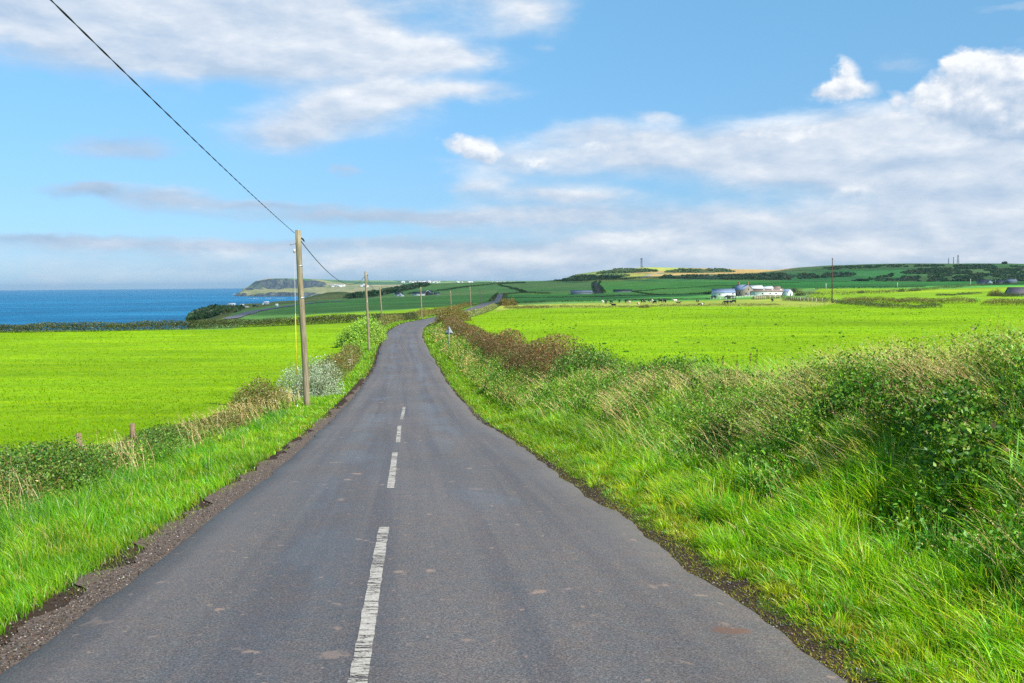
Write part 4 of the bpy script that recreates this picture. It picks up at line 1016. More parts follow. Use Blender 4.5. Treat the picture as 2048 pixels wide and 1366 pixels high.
# fence posts
def make_post(h, r):
    root = empty('fence_post', (0, 0, 0)); m = MB()
    m.tube([(0, 0, -.35), (0.005, 0, h * .4), (-.004, .004, h * .97), (-.002, .002, h)], [r, r * 1.03, r * .96, r * .82], 10); m.build('post', WOOD2, root)
    m = MB(); m.tube([(-r - .004, 0, h * .72 - .03), (-r - .012, 0, h * .72), (-r - .004, 0, h * .72 + .03)], .004, 5); m.build('staple', STEEL, root)
    return root
post0 = make_post(1.05, .038)
PST = [((163, 905), 15.0, (163, 866), 'leftmost short brown fence post sticking out of the bramble hedge'),
       ((266, 890), 17.6, (265, 846), 'brown fence post standing clear of the weeds at the left field edge'),
       ((1690, 800), 15.2, (1690, 766), 'weathered fence post half buried in the thicket on the right bank'),
       ((1868, 812), 12.6, (1868, 776), 'dark fence post hidden by dry grass on the right bank'), ]
for k, (b, Y, t, lab) in enumerate(PST):
    o = post0 if k == 0 else copy_tree(post0)
    T = P(t[0], t[1], Y); g = G(T[0], T[1]); f = max(.5, (T[2] - g) / 1.05)
    o.location = (T[0], T[1], T[2] - 1.05 * f); o.scale = (1.15, 1.15, f); o.rotation_euler = (rad(RNG.uniform(-3, 3)), rad([3, -2, -2, 3][k]), RNG.uniform(0, 3))
    tag(o, lab, 'fence post', 'fence posts beside the road')
# field gate / stile by the second pole
g = P(694, 676, 66.0); gz = G(g[0], g[1])
gr = tag(empty('field_gate', (g[0], g[1], gz), rad(35)), 'small grey wooden field gate among the weeds left of the second pole', 'gate')
for x_, h_ in ((-.62, 1.35), (.62, 1.95)):
    m = MB(); m.tube([(x_, 0, -.3), (x_ + .02, 0, h_ * .6), (x_ + (.03 if x_ > 0 else -.02), 0, h_)], [.09, .085, .07], 9); m.build('gate_post', WOOD2, gr)
grey_wood = simple_mat('grey_board', (.38, .34, .27), .9, .3, 5, streak=(.6, 5, 5))
gr.scale = (.5, .5, .62)
for z_ in (.45, .75, 1.05, 1.3):
    m = MB(); m.box((0, .05, z_), (1.2, .03, .1)); m.build('rail', grey_wood, gr)

# triangular road sign seen from behind
b = P(898.5, 696, 86.0); b[2] = G(b[0], b[1])
sg = tag(empty('road_sign', b), 'grey back of a triangular warning sign on a thin post at the right verge', 'road sign')
GREYM = simple_mat('sign_back_grey', (.23, .255, .275), .6, .08, 6, .3)
topz = P(897.5, 652, 86.0)[2] - b[2]
m = MB(); m.tube([(0, -.02, -.3), (0, -.02, topz - .06)], .038, 10); m.build('post', GREYM, sg)
w_ = .40; hT = .70
m = MB(); zt = topz; tri = []
def rounded_tri(cx, zb, w, h, r=.05, n=6):
    P3 = [(-w, zb), (w, zb), (0, zb + h)]; out = []
    c = np.mean(P3, 0)
    for i in range(3):
        p = np.array(P3[i]); a = np.array(P3[i - 1]); q = np.array(P3[(i + 1) % 3]); u = (a - p) / np.linalg.norm(a - p); v = (q - p) / np.linalg.norm(q - p)
        s_, e_ = p + u * r * 1.6, p + v * r * 1.6
        for t in np.linspace(0, 1, n): out.append((1 - t) ** 2 * s_ + 2 * t * (1 - t) * p + t * t * e_)
    return np.array(out)
T2 = rounded_tri(0, topz - hT, w_, hT); nT = len(T2)
V = np.concatenate([np.stack([T2[:, 0], np.full(nT, .03), T2[:, 1]], 1), np.stack([T2[:, 0], np.full(nT, .045), T2[:, 1]], 1), [[0, .03, topz - .45], [0, .045, topz - .45]]])
i = np.arange(nT); j = (i + 1) % nT
m.add(V, np.concatenate([np.stack([np.full(nT, 2 * nT), i, j], 1), np.stack([np.full(nT, 2 * nT + 1), j + nT, i + nT], 1)]), np.stack([i, i + nT, j + nT, j], 1))
m.build('plate', GREYM, sg)
for z_ in (topz - .58, topz - .28):
    m = MB(); m.box((0, .015, z_), (.34 if z_ < topz - .4 else .2, .02, .05)); m.build('channel', GREYM, sg)
    m = MB(); m.tube([(0, -.02, z_ - .025), (0, -.02, z_ + .025)], .047, 10); m.build('clip', GREYM, sg)

# tall dark pole in the right field and slim pale poles
RED = simple_mat('creosoted_pole', (.07, .035, .028), .8, .3, 3)
PALE = simple_mat('pale_pole', (.55, .55, .5), .7, .1, 3)
def slim_pole(px, py0, py1, dmin, lab, mat, r, group, dmax=3100, arm=True):
    h0 = hit(px, py0, dmin, dmax); t = P(px, py1, h0[1])
    o = tag(empty('utility_pole', (h0[0], h0[1], h0[2])), lab, 'utility pole', group)
    H_ = t[2] - h0[2]
    m = MB(); m.tube([(0, 0, -.5), (0, 0, H_)], [r, r * .7], 8); m.build('shaft', mat, o)
    m = MB(); m.box((0, 0, H_ - .35), (1.1 if arm else .5, .12, .12)); m.build('crossarm', mat, o)
    return o
slim_pole(1664, 606, 516, 200, 'tall dark red pole standing alone by the field fence', RED, .17, None, 420, False)
for px, a, b2, lab in ((1652, 580, 567, 'slim white pole left in the lit field behind the tall dark pole'), (1795, 576, 565, 'slim white pole at the hedge below the dark hillside'), (1941, 573, 558, 'white pole left of the white hillside house'),
                       (1991, 569, 559, 'white pole between the two hillside houses'), (2031, 567, 557, 'white pole nearest the right edge by the grey barn')):
    slim_pole(px, a, b2, 450, lab, PALE, .22, 'slim white poles in the right fields', 2400)

# lattice masts on the skyline
def lattice(name, lab, cat, px, py0, py1, Y, w0, w1, mat, bars, dish=0, group=None):
    b = P(px, py0, Y); g = G(b[0], b[1]); b[2] = g; t = P(px, py1, Y); H_ = t[2] - g
    o = tag(empty(name, b), lab, cat, group)
    m = MB()
    for sx, sy in ((-1, -1), (1, -1), (1, 1), (-1, 1)): m.tube([(sx * w0, sy * w0, -1), (sx * w1, sy * w1, H_)], .12 * w0 + .1, 5)
    m.build('legs', mat, o)
    m = MB()
    for q in range(bars):
        z0 = H_ * q / bars; z1 = H_ * (q + 1) / bars; a = w0 + (w1 - w0) * q / bars; c = w0 + (w1 - w0) * (q + 1) / bars
        for sy in (-1, 1):
            m.tube([(-a, sy * a, z0), (c, sy * c, z1)], .09, 4); m.tube([(a, sy * a, z0), (-c, sy * c, z1)], .09, 4); m.tube([(-c, sy * c, z1), (c, sy * c, z1)], .09, 4)
    m.build('bracing', mat, o)
    return o, H_
DARKM = simple_mat('mast_steel', (.08, .085, .10), .6, .1, 2, .4)
o, H_ = lattice('radio_mast', 'dark lattice radio mast on top of the tan hill', 'mast', 1283, 533.5, 516, 2560, 1.8, 1.1, DARKM, 6)
for a in range(6): m = MB(); m.tube([(1.9 * math.cos(a), 1.9 * math.sin(a), H_ - 5), (1.9 * math.cos(a), 1.9 * math.sin(a), H_ - 1)], .45, 6); m.build('antenna', DARKM, o)
for a in range(4): m = MB(); m.tube([(2.2 * math.cos(a * 1.6 + .4), 2.2 * math.sin(a * 1.6 + .4), H_ - 9), (2.6 * math.cos(a * 1.6 + .4), 2.6 * math.sin(a * 1.6 + .4), H_ - 9)], 1.0, 10); m.build('dish', DARKM, o)
m = MB(); m.box((4, 0, 1.3), (5, 4, 2.8)); m.box((4, 0, 2.85), (5.4, 4.4, .3)); m.build('equipment_hut', simple_mat('hut_grey', (.2, .21, .2)), o)
GREYP = simple_mat('pylon_steel', (.33, .36, .38), .6, .1, 2, .3)
for px, a, b2, w, lab in ((1916, 528, 510, 2.0, 'tallest grey lattice pylon on the right hill skyline'), (1907, 528.5, 514, .9, 'thin middle mast left of the tall pylon'), (1897, 528.5, 516.5, 1.0, 'short leftmost mast on the right hill skyline')):
    o, H_ = lattice('pylon', lab, 'pylon', px, a, b2, 2480, w, w * .5, GREYP, 5, group='masts on the right skyline')
    for f_, q_ in ((.93, 3.2), (.78, 2.4)): m = MB(); m.box((0, 0, H_ * f_), (w * q_, .3, .4)); m.build('crossarm', GREYP, o)
# ------------------------------------------------------------------ buildings
WHITE = simple_mat('white_render', (.72, .72, .70), .8, .08, .6)
STONEW = simple_mat('rubble_stone', (.27, .225, .19), .9, .35, 2.2, bump=.5)
SLATE = simple_mat('blue_slate', (.17, .23, .33), .55, .12, .5)
SLATED = simple_mat('dark_slate', (.07, .075, .095), .6, .2, .5)
BROWNR = simple_mat('brown_asbestos_roof', (.22, .165, .13), .85, .25, .5)
PALER = simple_mat('pale_tin_roof', (.50, .54, .55), .6, .12, .4)
BRICKR = simple_mat('red_chimney_brick', (.28, .10, .06), .85, .2, 2)
GLASSD = simple_mat('dark_window_glass', (.02, .025, .035), .15, .1, 1, spec=.6)
GREYW = simple_mat('grey_block', (.30, .30, .31), .85, .15, .5)
PURPLE = simple_mat('purple_grey_roof', (.13, .115, .135), .75, .15, .5)
def house(name, label, cat, loc, rot, L, W, h, rh, wall, roof, group=None, chim=(), wins=(), doors=(), over=.25, sky=()):
    """ridge along local x; wins / doors: (side, along, z, width, height), side in F (y-), B, L (x-), R"""
    o = tag(empty(name, loc, rot), label, cat, group)
    a, b = L / 2, W / 2
    m = MB()
    V = [(-a, -b, -1), (a, -b, -1), (a, b, -1), (-a, b, -1), (-a, -b, h), (a, -b, h), (a, b, h), (-a, b, h), (-a, 0, h + rh), (a, 0, h + rh)]
    m.add(V, [(4, 8, 7), (5, 6, 9)], [(0, 1, 5, 4), (1, 2, 6, 5), (2, 3, 7, 6), (3, 0, 4, 7)]); m.build('wall', wall, o)
    m = MB(); t = .16; e = over
    for sy in (-1, 1):
        dz = rh / b * e
        lo = np.array([0, sy * (b + e), h - dz + .03]); hi = np.array([0, 0, h + rh + .03])
        q = [(-a - e, lo[1], lo[2]), (a + e, lo[1], lo[2]), (a + e, 0, hi[2]), (-a - e, 0, hi[2])]
        V = np.array(q + [(x, y, z + t) for x, y, z in q])
        m.add(V, (), [(0, 1, 2, 3), (4, 7, 6, 5), (0, 4, 5, 1), (1, 5, 6, 2), (2, 6, 7, 3), (3, 7, 4, 0)])
    r = m.build('roof', roof, o)
    for cxp in chim:
        m = MB(); m.box((cxp, 0, h + rh + .6), (.9, .7, 1.9)); m.box((cxp, 0, h + rh + 1.6), (1.1, .9, .15)); m.tube([(cxp, 0, h + rh + 1.65), (cxp, 0, h + rh + 2.05)], .14, 7); m.build('chimney', BRICKR, r)
    for sd, al, z, w, hh in list(wins):
        m = MB(); d = .06
        c, s = {'F': ((al, -b - .02, z), (w, d, hh)), 'B': ((al, b + .02, z), (w, d, hh)), 'L': ((-a - .02, al, z), (d, w, hh)), 'R': ((a + .02, al, z), (d, w, hh))}[sd]
        m.box(c, s); m.build('window', GLASSD, o)
    for sd, al, z, w, hh in list(doors):
        m = MB(); d = .08
        c, s = {'F': ((al, -b - .03, z), (w, d, hh)), 'L': ((-a - .03, al, z), (d, w, hh)), 'R': ((a + .03, al, z), (d, w, hh))}[sd]
        m.box(c, s); m.build('door', simple_mat('door_paint', (.10, .16, .22), .6), o)
    for sy, al, f, w, hh in sky:
        m = MB(); sl = math.atan2(rh, b); y = sy * b * (1 - f); z = h + rh * f + .25
        M = np.array([[1, 0, 0], [0, math.cos(sl), -(-sy) * math.sin(sl)], [0, (-sy) * math.sin(sl), math.cos(sl)]])
        m.box((al, y, z), (w, hh, .08), M); m.build('skylight', PALER, o)
    return o
def gp(px, py, dmin=350, dmax=3100):
    return hit(px, py, dmin, dmax)
FD = gp(1488, 592, 450)[1]          # depth of the farm
def fp(px, dd=0.0):
    Y = FD + dd; x = (px - 1024) / FPX * Y; return np.array([x, Y, G(x, Y)])
k_ = FD / FPX
house('farm_shed', 'long white walled farm shed with a blue grey roof left of the stone house', 'shed', fp(1447, 9), rad(-4), 43 * k_, 11, 2.3, 2.2, WHITE, SLATE, 'farm buildings', doors=[('F', 5, .9, 1.2, 1.9)], wins=[('F', -3, 1.3, .8, .6)])
house('farmhouse', 'tall stone farmhouse with red chimneys at the heart of the farm', 'farmhouse', fp(1486, 5), rad(90 + 17), 13, 22 * k_, 3.8, 2.9, STONEW, SLATE, 'farm buildings', chim=(-5.7, 4.8),
      wins=[('L', -1.6, 1.5, .8, 1.2), ('L', 1.6, 1.5, .8, 1.2), ('L', 0, 4.2, .7, 1.0), ('B', 2, 1.6, .8, 1.2), ('B', -2, 1.6, .8, 1.2)], doors=[('L', .1, .9, .9, 2.0)])
house('farm_barn', 'white barn with a pale roof behind the stone farmhouse', 'barn', fp(1509, 16), rad(-3), 30 * k_, 9, 4.6, 1.8, WHITE, PALER, 'farm buildings')
house('farm_barn', 'pale roofed barn between the white barn and the brown roof', 'barn', fp(1533, 17), rad(-3), 23 * k_, 9, 4.1, 1.7, WHITE, PALER, 'farm buildings')
house('farm_barn', 'brown roofed barn at the back right of the farm', 'barn', fp(1552, 18), rad(-4), 15 * k_, 8, 4.0, 1.7, WHITE, BROWNR, 'farm buildings')
house('farm_outbuilding', 'long low white outbuilding with a brown roof along the front of the farm', 'outbuilding', fp(1533, 2), rad(-2), 66 * k_, 7, 2.5, 1.6, WHITE, BROWNR, 'farm buildings',
      wins=[('F', -3, 1.3, .9, .8), ('F', 1.5, 1.3, .9, .8), ('F', 5, 1.3, .9, .8)], doors=[('F', -7.5, .9, 1.3, 2.0)], sky=[(-1, -2, .5, 1.0, 1.1), (-1, 3, .55, 1.0, 1.1), (-1, 8, .5, 1.6, 1.4)])
house('farm_outbuilding', 'small white gabled outbuilding at the right end of the farm', 'outbuilding', fp(1573, -2), rad(90 + 20), 8, 9 * k_ * 1.25, 2.2, 1.5, WHITE, SLATE, 'farm buildings', doors=[('L', 0, .8, .8, 1.5)])
m = MB(); rbox_ = m.box((0, 0, .5), (4.4, 1.4, 1.0)); m.box((0, 0, 1.05), (4.6, 1.6, .12)); o = m.build('water_tank', WHITE); o.location = Vector(fp(1461, 2.0)); tag(o, 'low white tank in front of the long shed', 'tank')
# cottages on the dark slope
c0 = gp(798, 592.3, 700); k2 = c0[1] / FPX
def attach(ch, par):
    Mp = Matrix.Translation(par.location) @ par.rotation_euler.to_matrix().to_4x4()
    ch.parent = par; ch.matrix_parent_inverse = Mp.inverted()
    for q in ('label', 'category', 'group'):
        if q in ch: del ch[q]
hc = house('cottage', 'small white cottage with a front gable, leftmost on the dark green slope', 'cottage', c0, rad(-12), 14 * k2, 5.5, 2.2, 2.1, WHITE, SLATED, 'houses on the dark slope', wins=[('F', -1.5, 1.3, .8, .9)])
attach(house('wing', None, None, gp(803, 592.6, 700), rad(75), 4.5, 7 * k2 * 1.2, 2.1, 2.0, WHITE, SLATED, wins=[('L', 0, 1.3, .8, .9)]), hc)
house('bungalow', 'long dark roofed bungalow in the middle of the dark green slope', 'bungalow', gp(838, 591.3, 700), rad(-3), 22 * k2 * 1.1, 6, 2.2, 1.9, WHITE, SLATED, 'houses on the dark slope', wins=[('F', -3, 1.3, 1, .9), ('F', 2, 1.3, 1, .9)])
hb = house('bungalow', 'dark house with a white edged gable at the right of the slope group', 'bungalow', gp(858, 590.5, 700), rad(80), 8, 12 * k2, 2.3, 3.0, simple_mat('dark_glazing', (.06, .07, .08), .4), SLATED, 'houses on the dark slope', over=.1)
for sy in (-1, 1):
    a_ = math.atan2(3.0, 6 * k2) * -sy
    M = np.array([[1, 0, 0], [0, math.cos(a_), -math.sin(a_)], [0, math.sin(a_), math.cos(a_)]])
    m = MB(); m.box((-4.25, sy * 3 * k2, 2.3 + 1.6), (.25, math.hypot(6 * k2, 3.0), .5), M); m.build('barge_board', WHITE, hb)
house('shed', 'low grey shed at the right end of the houses on the dark slope', 'shed', gp(874, 590, 700), rad(-2), 11 * k2, 5, 1.6, 1.0, GREYW, SLATED, 'houses on the dark slope')
# barns on the mid slope
b0 = gp(1163, 588, 600); k3 = b0[1] / FPX
house('barn', 'long low barn with a pale blue roof on the slope left of the dark lane', 'barn', b0, rad(0), 42 * k3, 9, 1.3, 1.6, GREYW, simple_mat('dull_blue_roof', (.22, .25, .30), .7, .2, .4), 'long barns on the slope')
b0 = gp(1245, 584.5, 600); k3 = b0[1] / FPX
house('barn', 'long low barn with a dark green roof on the slope right of the dark lane', 'barn', b0, rad(0), 36 * k3, 8, 1.2, 1.2, GREYW, simple_mat('dark_green_roof', (.04, .06, .05), .7, .2, .4), 'long barns on the slope')
# right edge houses
b0 = gp(1969, 568.5, 900); k3 = b0[1] / FPX
hh_ = house('hillside_house', 'white hillside house with a dark roof and bright gable under the dark scrub', 'house', b0, rad(-8), 26 * k3, 8, 2.6, 2.8, GREYW, SLATED, 'hillside houses at the right', wins=[('F', 2, 1.4, 1.2, 1)])
attach(house('wing', None, None, gp(1979, 568.8, 900), rad(78), 7, 9 * k3, 2.5, 2.4, WHITE, SLATED, wins=[('L', 0, 1.4, 1.2, 1)]), hh_)
house('hillside_house', 'grey house half hidden by trees right of the white hillside house', 'house', gp(2000, 568, 900), rad(-5), 16 * k3, 8, 2.2, 2.4, GREYW, SLATED, 'hillside houses at the right')
house('hillside_barn', 'pale roofed barn high at the right edge of the hillside group', 'barn', gp(2022, 566.5, 900), rad(2), 20 * k3, 9, 2.8, 2.6, GREYW, simple_mat('lilac_roof', (.27, .28, .36), .7, .15, .4), 'hillside houses at the right')
b0 = gp(2046, 592, 330); k3 = b0[1] / FPX
house('field_barn', 'big purple grey roof of the barn cut off by the right edge of the photo', 'barn', b0, rad(-8), 56 * k3, 9, .9, 2.6, GREYW, PURPLE)

# ------------------------------------------------------------------ caravans and cars at the cliff top
VANW = simple_mat('van_white', (.75, .76, .76), .4, .05, 1); BLUEP = simple_mat('van_blue', (.05, .16, .38), .4, .1, 1); REDP = simple_mat('van_red', (.5, .04, .04), .45, .1, 1)
DKB = simple_mat('car_dark_blue', (.03, .045, .08), .3, .1, 1); TYRE = simple_mat('tyre_rubber', (.02, .02, .02), .8, .1, 1)
def rbox(m, c, d, r=.12):
    x, y, z = np.array(d) / 2
    prof = [(-y, -z), (y, -z), (y, z - r), (y - r, z), (-y + r, z), (-y, z - r)]; n = len(prof)
    V = [(-x, p, q) for p, q in prof] + [(x, p, q) for p, q in prof]; V = np.array(V) + np.array(c)
    f4 = [(i, (i + 1) % n, (i + 1) % n + n, i + n) for i in range(n)]
    V = np.vstack([V, [[c[0] - x, c[1], c[2]], [c[0] + x, c[1], c[2]]]])
    f3 = [(2 * n, (i + 1) % n, i) for i in range(n)] + [(2 * n + 1, i + n, (i + 1) % n + n) for i in range(n)]
    m.add(V, f3, f4)
def wheels(o, xs, y, r=.36):
    for x in xs:
        for s in (-1, 1):
            w = MB(); w.tube([(x, s * y - .1, r), (x, s * y + .1, r)], r, 12); w.build('wheel', TYRE, o)
def camper(label, loc, rot, L, H, low=None, rear=None, group='campers and cars on the cliff top'):
    o = tag(empty('camper_van', loc, rot), label, 'camper van', group)
    m = MB(); rbox(m, (0, 0, .45 + (H - .45) / 2), (L, 2.2, H - .45), .2); m.add(np.array([(L / 2, -1, .45), (L / 2 + 1.3, -.95, .45), (L / 2 + 1.3, -.95, 1.15), (L / 2 + .5, -.95, 1.9), (L / 2, -1, 2.0), (L / 2, 1, .45), (L / 2 + 1.3, .95, .45), (L / 2 + 1.3, .95, 1.15), (L / 2 + .5, .95, 1.9), (L / 2, 1, 2.0)]),
        [(0, 1, 2), (0, 2, 3), (0, 3, 4), (5, 7, 6), (5, 8, 7), (5, 9, 8)], [(1, 6, 7, 2), (2, 7, 8, 3), (3, 8, 9, 4)]); m.build('body', VANW, o)
    for sx in (-L * .28, L * .05):
        for sy in (-1, 1): m = MB(); m.box((sx, sy * 1.115, H * .66), (L * .2, .05, .55)); m.build('window', GLASSD, o)
    if low:
        for sy in (-1, 1): m = MB(); m.box((0, sy * 1.13, .85), (L * .98, .05, .7)); m.build('side_panel', low, o)
    if rear: m = MB(); m.box((-L / 2 - .03, 0, 1.5), (.1, 2.05, 2.0)); m.build('rear_panel', rear, o)
    wheels(o, (-L * .3, L * .45), 1.0); return o
def car(label, loc, rot, mat, group='campers and cars on the cliff top', cat='car'):
    o = tag(empty('parked_car', loc, rot), label, cat, group)
    prof = [(-2.1, .35), (2.1, .35), (2.15, .8), (1.2, .95), (.5, 1.45), (-1.3, 1.48), (-2.0, .95), (-2.15, .7)]; n = len(prof)
    V = np.array([(x, -.85, z) for x, z in prof] + [(x, .85, z) for x, z in prof] + [(0, -.85, .7), (0, .85, .7)])
    m = MB(); m.add(V, [(2 * n, i, (i + 1) % n) for i in range(n)] + [(2 * n + 1, (i + 1) % n + n, i + n) for i in range(n)], [(i, i + n, (i + 1) % n + n, (i + 1) % n) for i in range(n)]); m.build('body', mat, o)
    m = MB(); m.add(np.array([(.95, -.862, 1.0), (.45, -.862, 1.38), (-1.2, -.862, 1.4), (-1.75, -.862, 1.0), (.95, .862, 1.0), (.45, .862, 1.38), (-1.2, .862, 1.4), (-1.75, .862, 1.0)]), (), [(0, 1, 2, 3), (7, 6, 5, 4)]); m.build('window', GLASSD, o)
    m = MB(); m.add(np.array([(1.22, -.7, .96), (1.22, .7, .96), (.53, .7, 1.44), (.53, -.7, 1.44)]) + np.array((.02, 0, .02)), (), [(0, 1, 2, 3)]); m.build('windscreen', GLASSD, o)
    wheels(o, (-1.3, 1.3), .8, .32); return o
camper('white camper with a red back end, leftmost on the cliff top', gp(433, 615.5, 560), rad(180), 5.0, 2.9, None, REDP)
camper('white camper with a blue lower side on the cliff top', gp(464, 615, 560), rad(180), 5.0, 3.1, BLUEP)
car('small white car beside the blue and white camper', gp(474, 615.5, 560), rad(20), VANW)
camper('pale blue camper nearest the parked dark cars', gp(484, 615.5, 560), rad(195), 3.0, 2.6, BLUEP)
car('white car just right of the pale blue camper', gp(492, 616, 560), rad(10), VANW)
car('dark blue car parked alone in the middle of the cliff top', gp(511, 613.5, 560), rad(5), DKB)
camper('white motorhome parked apart on the grass above the coast road', gp(533, 610.5, 560), rad(195), 4.0, 3.0)
m = MB(); rbox(m, (0, 0, 1.0), (2.0, 1.6, 2.0), .3); m.box((0, 0, 2.05), (1.5, 1.1, .1)); o = m.build('horse_box', VANW); o.location = Vector(gp(553.5, 613.5, 560)); tag(o, 'small white box trailer beside the coast road', 'trailer')
car('blue car coming down the shaded stretch of far road', gp(998.5, 599, 470) + np.array((0, 0, .35)), rad(-82), simple_mat('car_blue', (.04, .10, .45), .3), group=None)

# ------------------------------------------------------------------ dairy cattle
def cow_mesh(pose):
    m = MB(); cL = (1, 1, 1)
    lie = -.62 if pose == 'lie' else 0.0
    body = [(-.95, 0, 1.12), (-.88, 0, 1.10), (-.6, 0, 1.02), (-.1, 0, .96), (.35, 0, 1.0), (.62, 0, 1.08)]
    rb = [(.10, .12), (.22, .27), (.30, .36), (.36, .42), (.31, .38), (.22, .29)]
    if pose == 'graze': nk = [(.85, 0, .98), (1.05, 0, .70), (1.22, 0, .42), (1.30, 0, .22), (1.33, 0, .12)]
    else: nk = [(.82, 0, 1.25), (1.02, 0, 1.42), (1.20, 0, 1.46), (1.42, 0, 1.34), (1.55, 0, 1.25)]
    rn = [(.15, .21), (.12, .16), (.13, .15), (.10, .11), (.08, .085)]
    pts = np.array(body + nk); pts[:, 2] += lie
    m.tube(pts, rb + rn, 12, cL)
    hd = pts[-3]
    for s in (-1, 1):
        m.add(hd + np.array([(-.05, s * .1, .08), (-.1, s * .32, .06), (.03, s * .28, -.02), (.03, s * .1, .02)]), (), [(0, 1, 2, 3)])
    if pose != 'lie':
        for x, s in ((-.72, -1), (-.72, 1), (.5, -1), (.5, 1)):
            y = s * .2; hind = x < 0
            off = RNG.uniform(-.1, .1)
            p = [(x, y, .95), (x + (-.05 if hind else .02) + off * .5, y, .62), (x + (-.12 if hind else 0) + off, y, .40), (x + (-.03 if hind else .02) + off, y, .10), (x + .03 + off, y, 0)]
            m.tube(p, [.17, .11, .065, .05, .07], 8)
        m.tube([(-.42, 0, .68), (-.40, 0, .52)], [.16, .10], 8)
        m.tube([(-.97, 0, 1.12), (-1.03, 0, .85), (-1.0, 0, .45)], [.03, .02, .045], 6)
    else:
        for x, s in ((-.55, -1), (-.55, 1), (.45, -1), (.45, 1)):
            m.tube([(x, s * .25, .3), (x + .35, s * .42, .14), (x, s * .46, .06)], [.14, .08, .05], 7)
    return m
def cow_mat(name, a, b, thr):
    m, nt = new_mat(name); n = N(nt)
    tc = n('ShaderNodeTexCoord').outputs['Object']; oi = n('ShaderNodeObjectInfo').outputs['Random']
    v = n('ShaderNodeVectorMath', {0: tc, 1: n('ShaderNodeCombineXYZ', {0: n.math('MULTIPLY', oi, 40.0), 1: n.math('MULTIPLY', oi, 17.0), 2: 0.0}).outputs[0]}, operation='ADD').outputs[0]
    f = n.noise(v, 1.5, 2, 0.4)
    c = n.mix(n.mapr(f, thr, thr + .02, 0, 1), a, b)
    p = n('ShaderNodeBsdfPrincipled', {'Base Color': c, 'Roughness': .75, 'Specular IOR Level': .2}); n.out(p.outputs[0]); return m
HIDE = {'black': cow_mat('black_hide', (.012, .012, .014), (.6, .58, .54), .67), 'pied': cow_mat('pied_hide', (.012, .012, .014), (.65, .63, .58), .53), 'white': cow_mat('white_hide', (.68, .64, .55), (.10, .08, .07), .66),
        'tan': cow_mat('tan_hide', (.50, .38, .24), (.62, .56, .46), .55), 'brown': cow_mat('brown_hide', (.11, .065, .045), (.5, .42, .34), .66)}
CM = {}
def cow(px, py, hide, pose, rot, label):
    key = (hide, pose)
    if key not in CM:
        o = cow_mesh(pose).build('cow', HIDE[hide], None, True); CM[key] = o
    else:
        o = CM[key].copy(); COL.objects.link(o)
    h = hit(px, py, 300); f = h[1] / 350
    o.location = Vector(h) + Vector((0, 0, -.02)); o.rotation_euler = (0, 0, rad(rot)); o.scale = (.86,) * 3
    tag(o, label, 'cow', 'dairy cows grazing in the right field'); return o
COWS = [
 (1205.6, 607.5, 'white', 'stand', 250, 'pale cow facing the road, leftmost of the grazing herd'), (1212, 607.5, 'black', 'stand', 80, 'black cow seen end on beside the leftmost pale cow'),
 (1222.5, 606.5, 'black', 'graze', 60, 'black grazing cow above the dark resting cow'), (1227, 611, 'black', 'lie', 160, 'black resting cow, third dark animal from the left of the herd'),
 (1238.6, 606, 'black', 'stand', 85, 'slim black cow alone left of the tan cow'), (1252, 606, 'black', 'graze', 100, 'black cow next to the tan cow'),
 (1259, 608, 'tan', 'graze', 70, 'tan and cream cow grazing behind the black one'), (1276.5, 612.3, 'tan', 'stand', 255, 'brown and white cow nearest the low bank, head raised'),
 (1286, 606, 'black', 'graze', 30, 'black cow above the round tussock on the low bank'), (1299, 605, 'pied', 'graze', 60, 'black and white cow left of the white one'),
 (1305.5, 606, 'white', 'stand', 95, 'white cow between two dark ones in the middle of the herd'), (1309.5, 607.5, 'black', 'graze', 120, 'black cow just right of the white middle cow'),
 (1321.5, 605.5, 'black', 'graze', 0, 'black cow side on, left one of the dark trio'), (1326.5, 604.5, 'black', 'stand', 40, 'black cow at the back of the dark trio'),
 (1331, 605.5, 'black', 'graze', 80, 'black cow at the right of the dark trio'), (1350, 604.5, 'white', 'stand', 200, 'cream cow standing beside the brown resting cow'),
 (1357, 606.5, 'brown', 'lie', 0, 'brown cow resting beside the cream cow'), (1395, 605, 'black', 'graze', 60, 'black cow grazing alone right of the middle'),
 (1401, 610.5, 'pied', 'lie', 10, 'black and white cow lying on the low bank'), (1451.5, 608.3, 'black', 'graze', 185, 'large mostly black cow grazing side on below the farm fence'),
 (1458.5, 607.5, 'black', 'graze', 20, 'black cow tail to tail with the large side on black cow'), (1467.5, 606.3, 'black', 'graze', 200, 'black cow rightmost of the three below the farm'),
 (1544.5, 603.5, 'black', 'stand', 95, 'lone black cow by the brown scrub right of the herd'),
]
for c in COWS: cow(*c)

# ------------------------------------------------------------------ hedges, scrub and trees of the middle distance
def fh(label, pts, h, w, n, size, pal, dmin, group='hedges of the far fields', name='field_hedge', var=.4):
    hedge(name, label, 'hedge', pts, h, w, n, size, pal, dmin, group, False, var)
fh('ragged low bank of tussocks between the lit field and the cows', [(1010, 616.5), (1100, 616), (1200, 616), (1300, 614.5), (1400, 613), (1480, 612.5), (1560, 611)], .75, 1.6, 9000, .22, 'olive', 220, name='field_bank', var=.7)
fh('dark hedge line behind the lit cow field', [(1005, 606), (1100, 605), (1250, 602), (1350, 600), (1425, 599)], .8, 2, 5000, .35, 'fardark', 380)
fh('thin dark hedge across the shaded fields below the lane', [(1010, 596.5), (1080, 596), (1180, 594.5), (1250, 592.5), (1330, 590)], .9, 2, 4500, .4, 'fardark', 480)
fh('hedge running from the long dark barn down to the farm', [(1262, 584), (1290, 588), (1320, 590.5), (1380, 589), (1425, 586.5)], 1.1, 2.5, 4500, .45, 'fardark', 560)
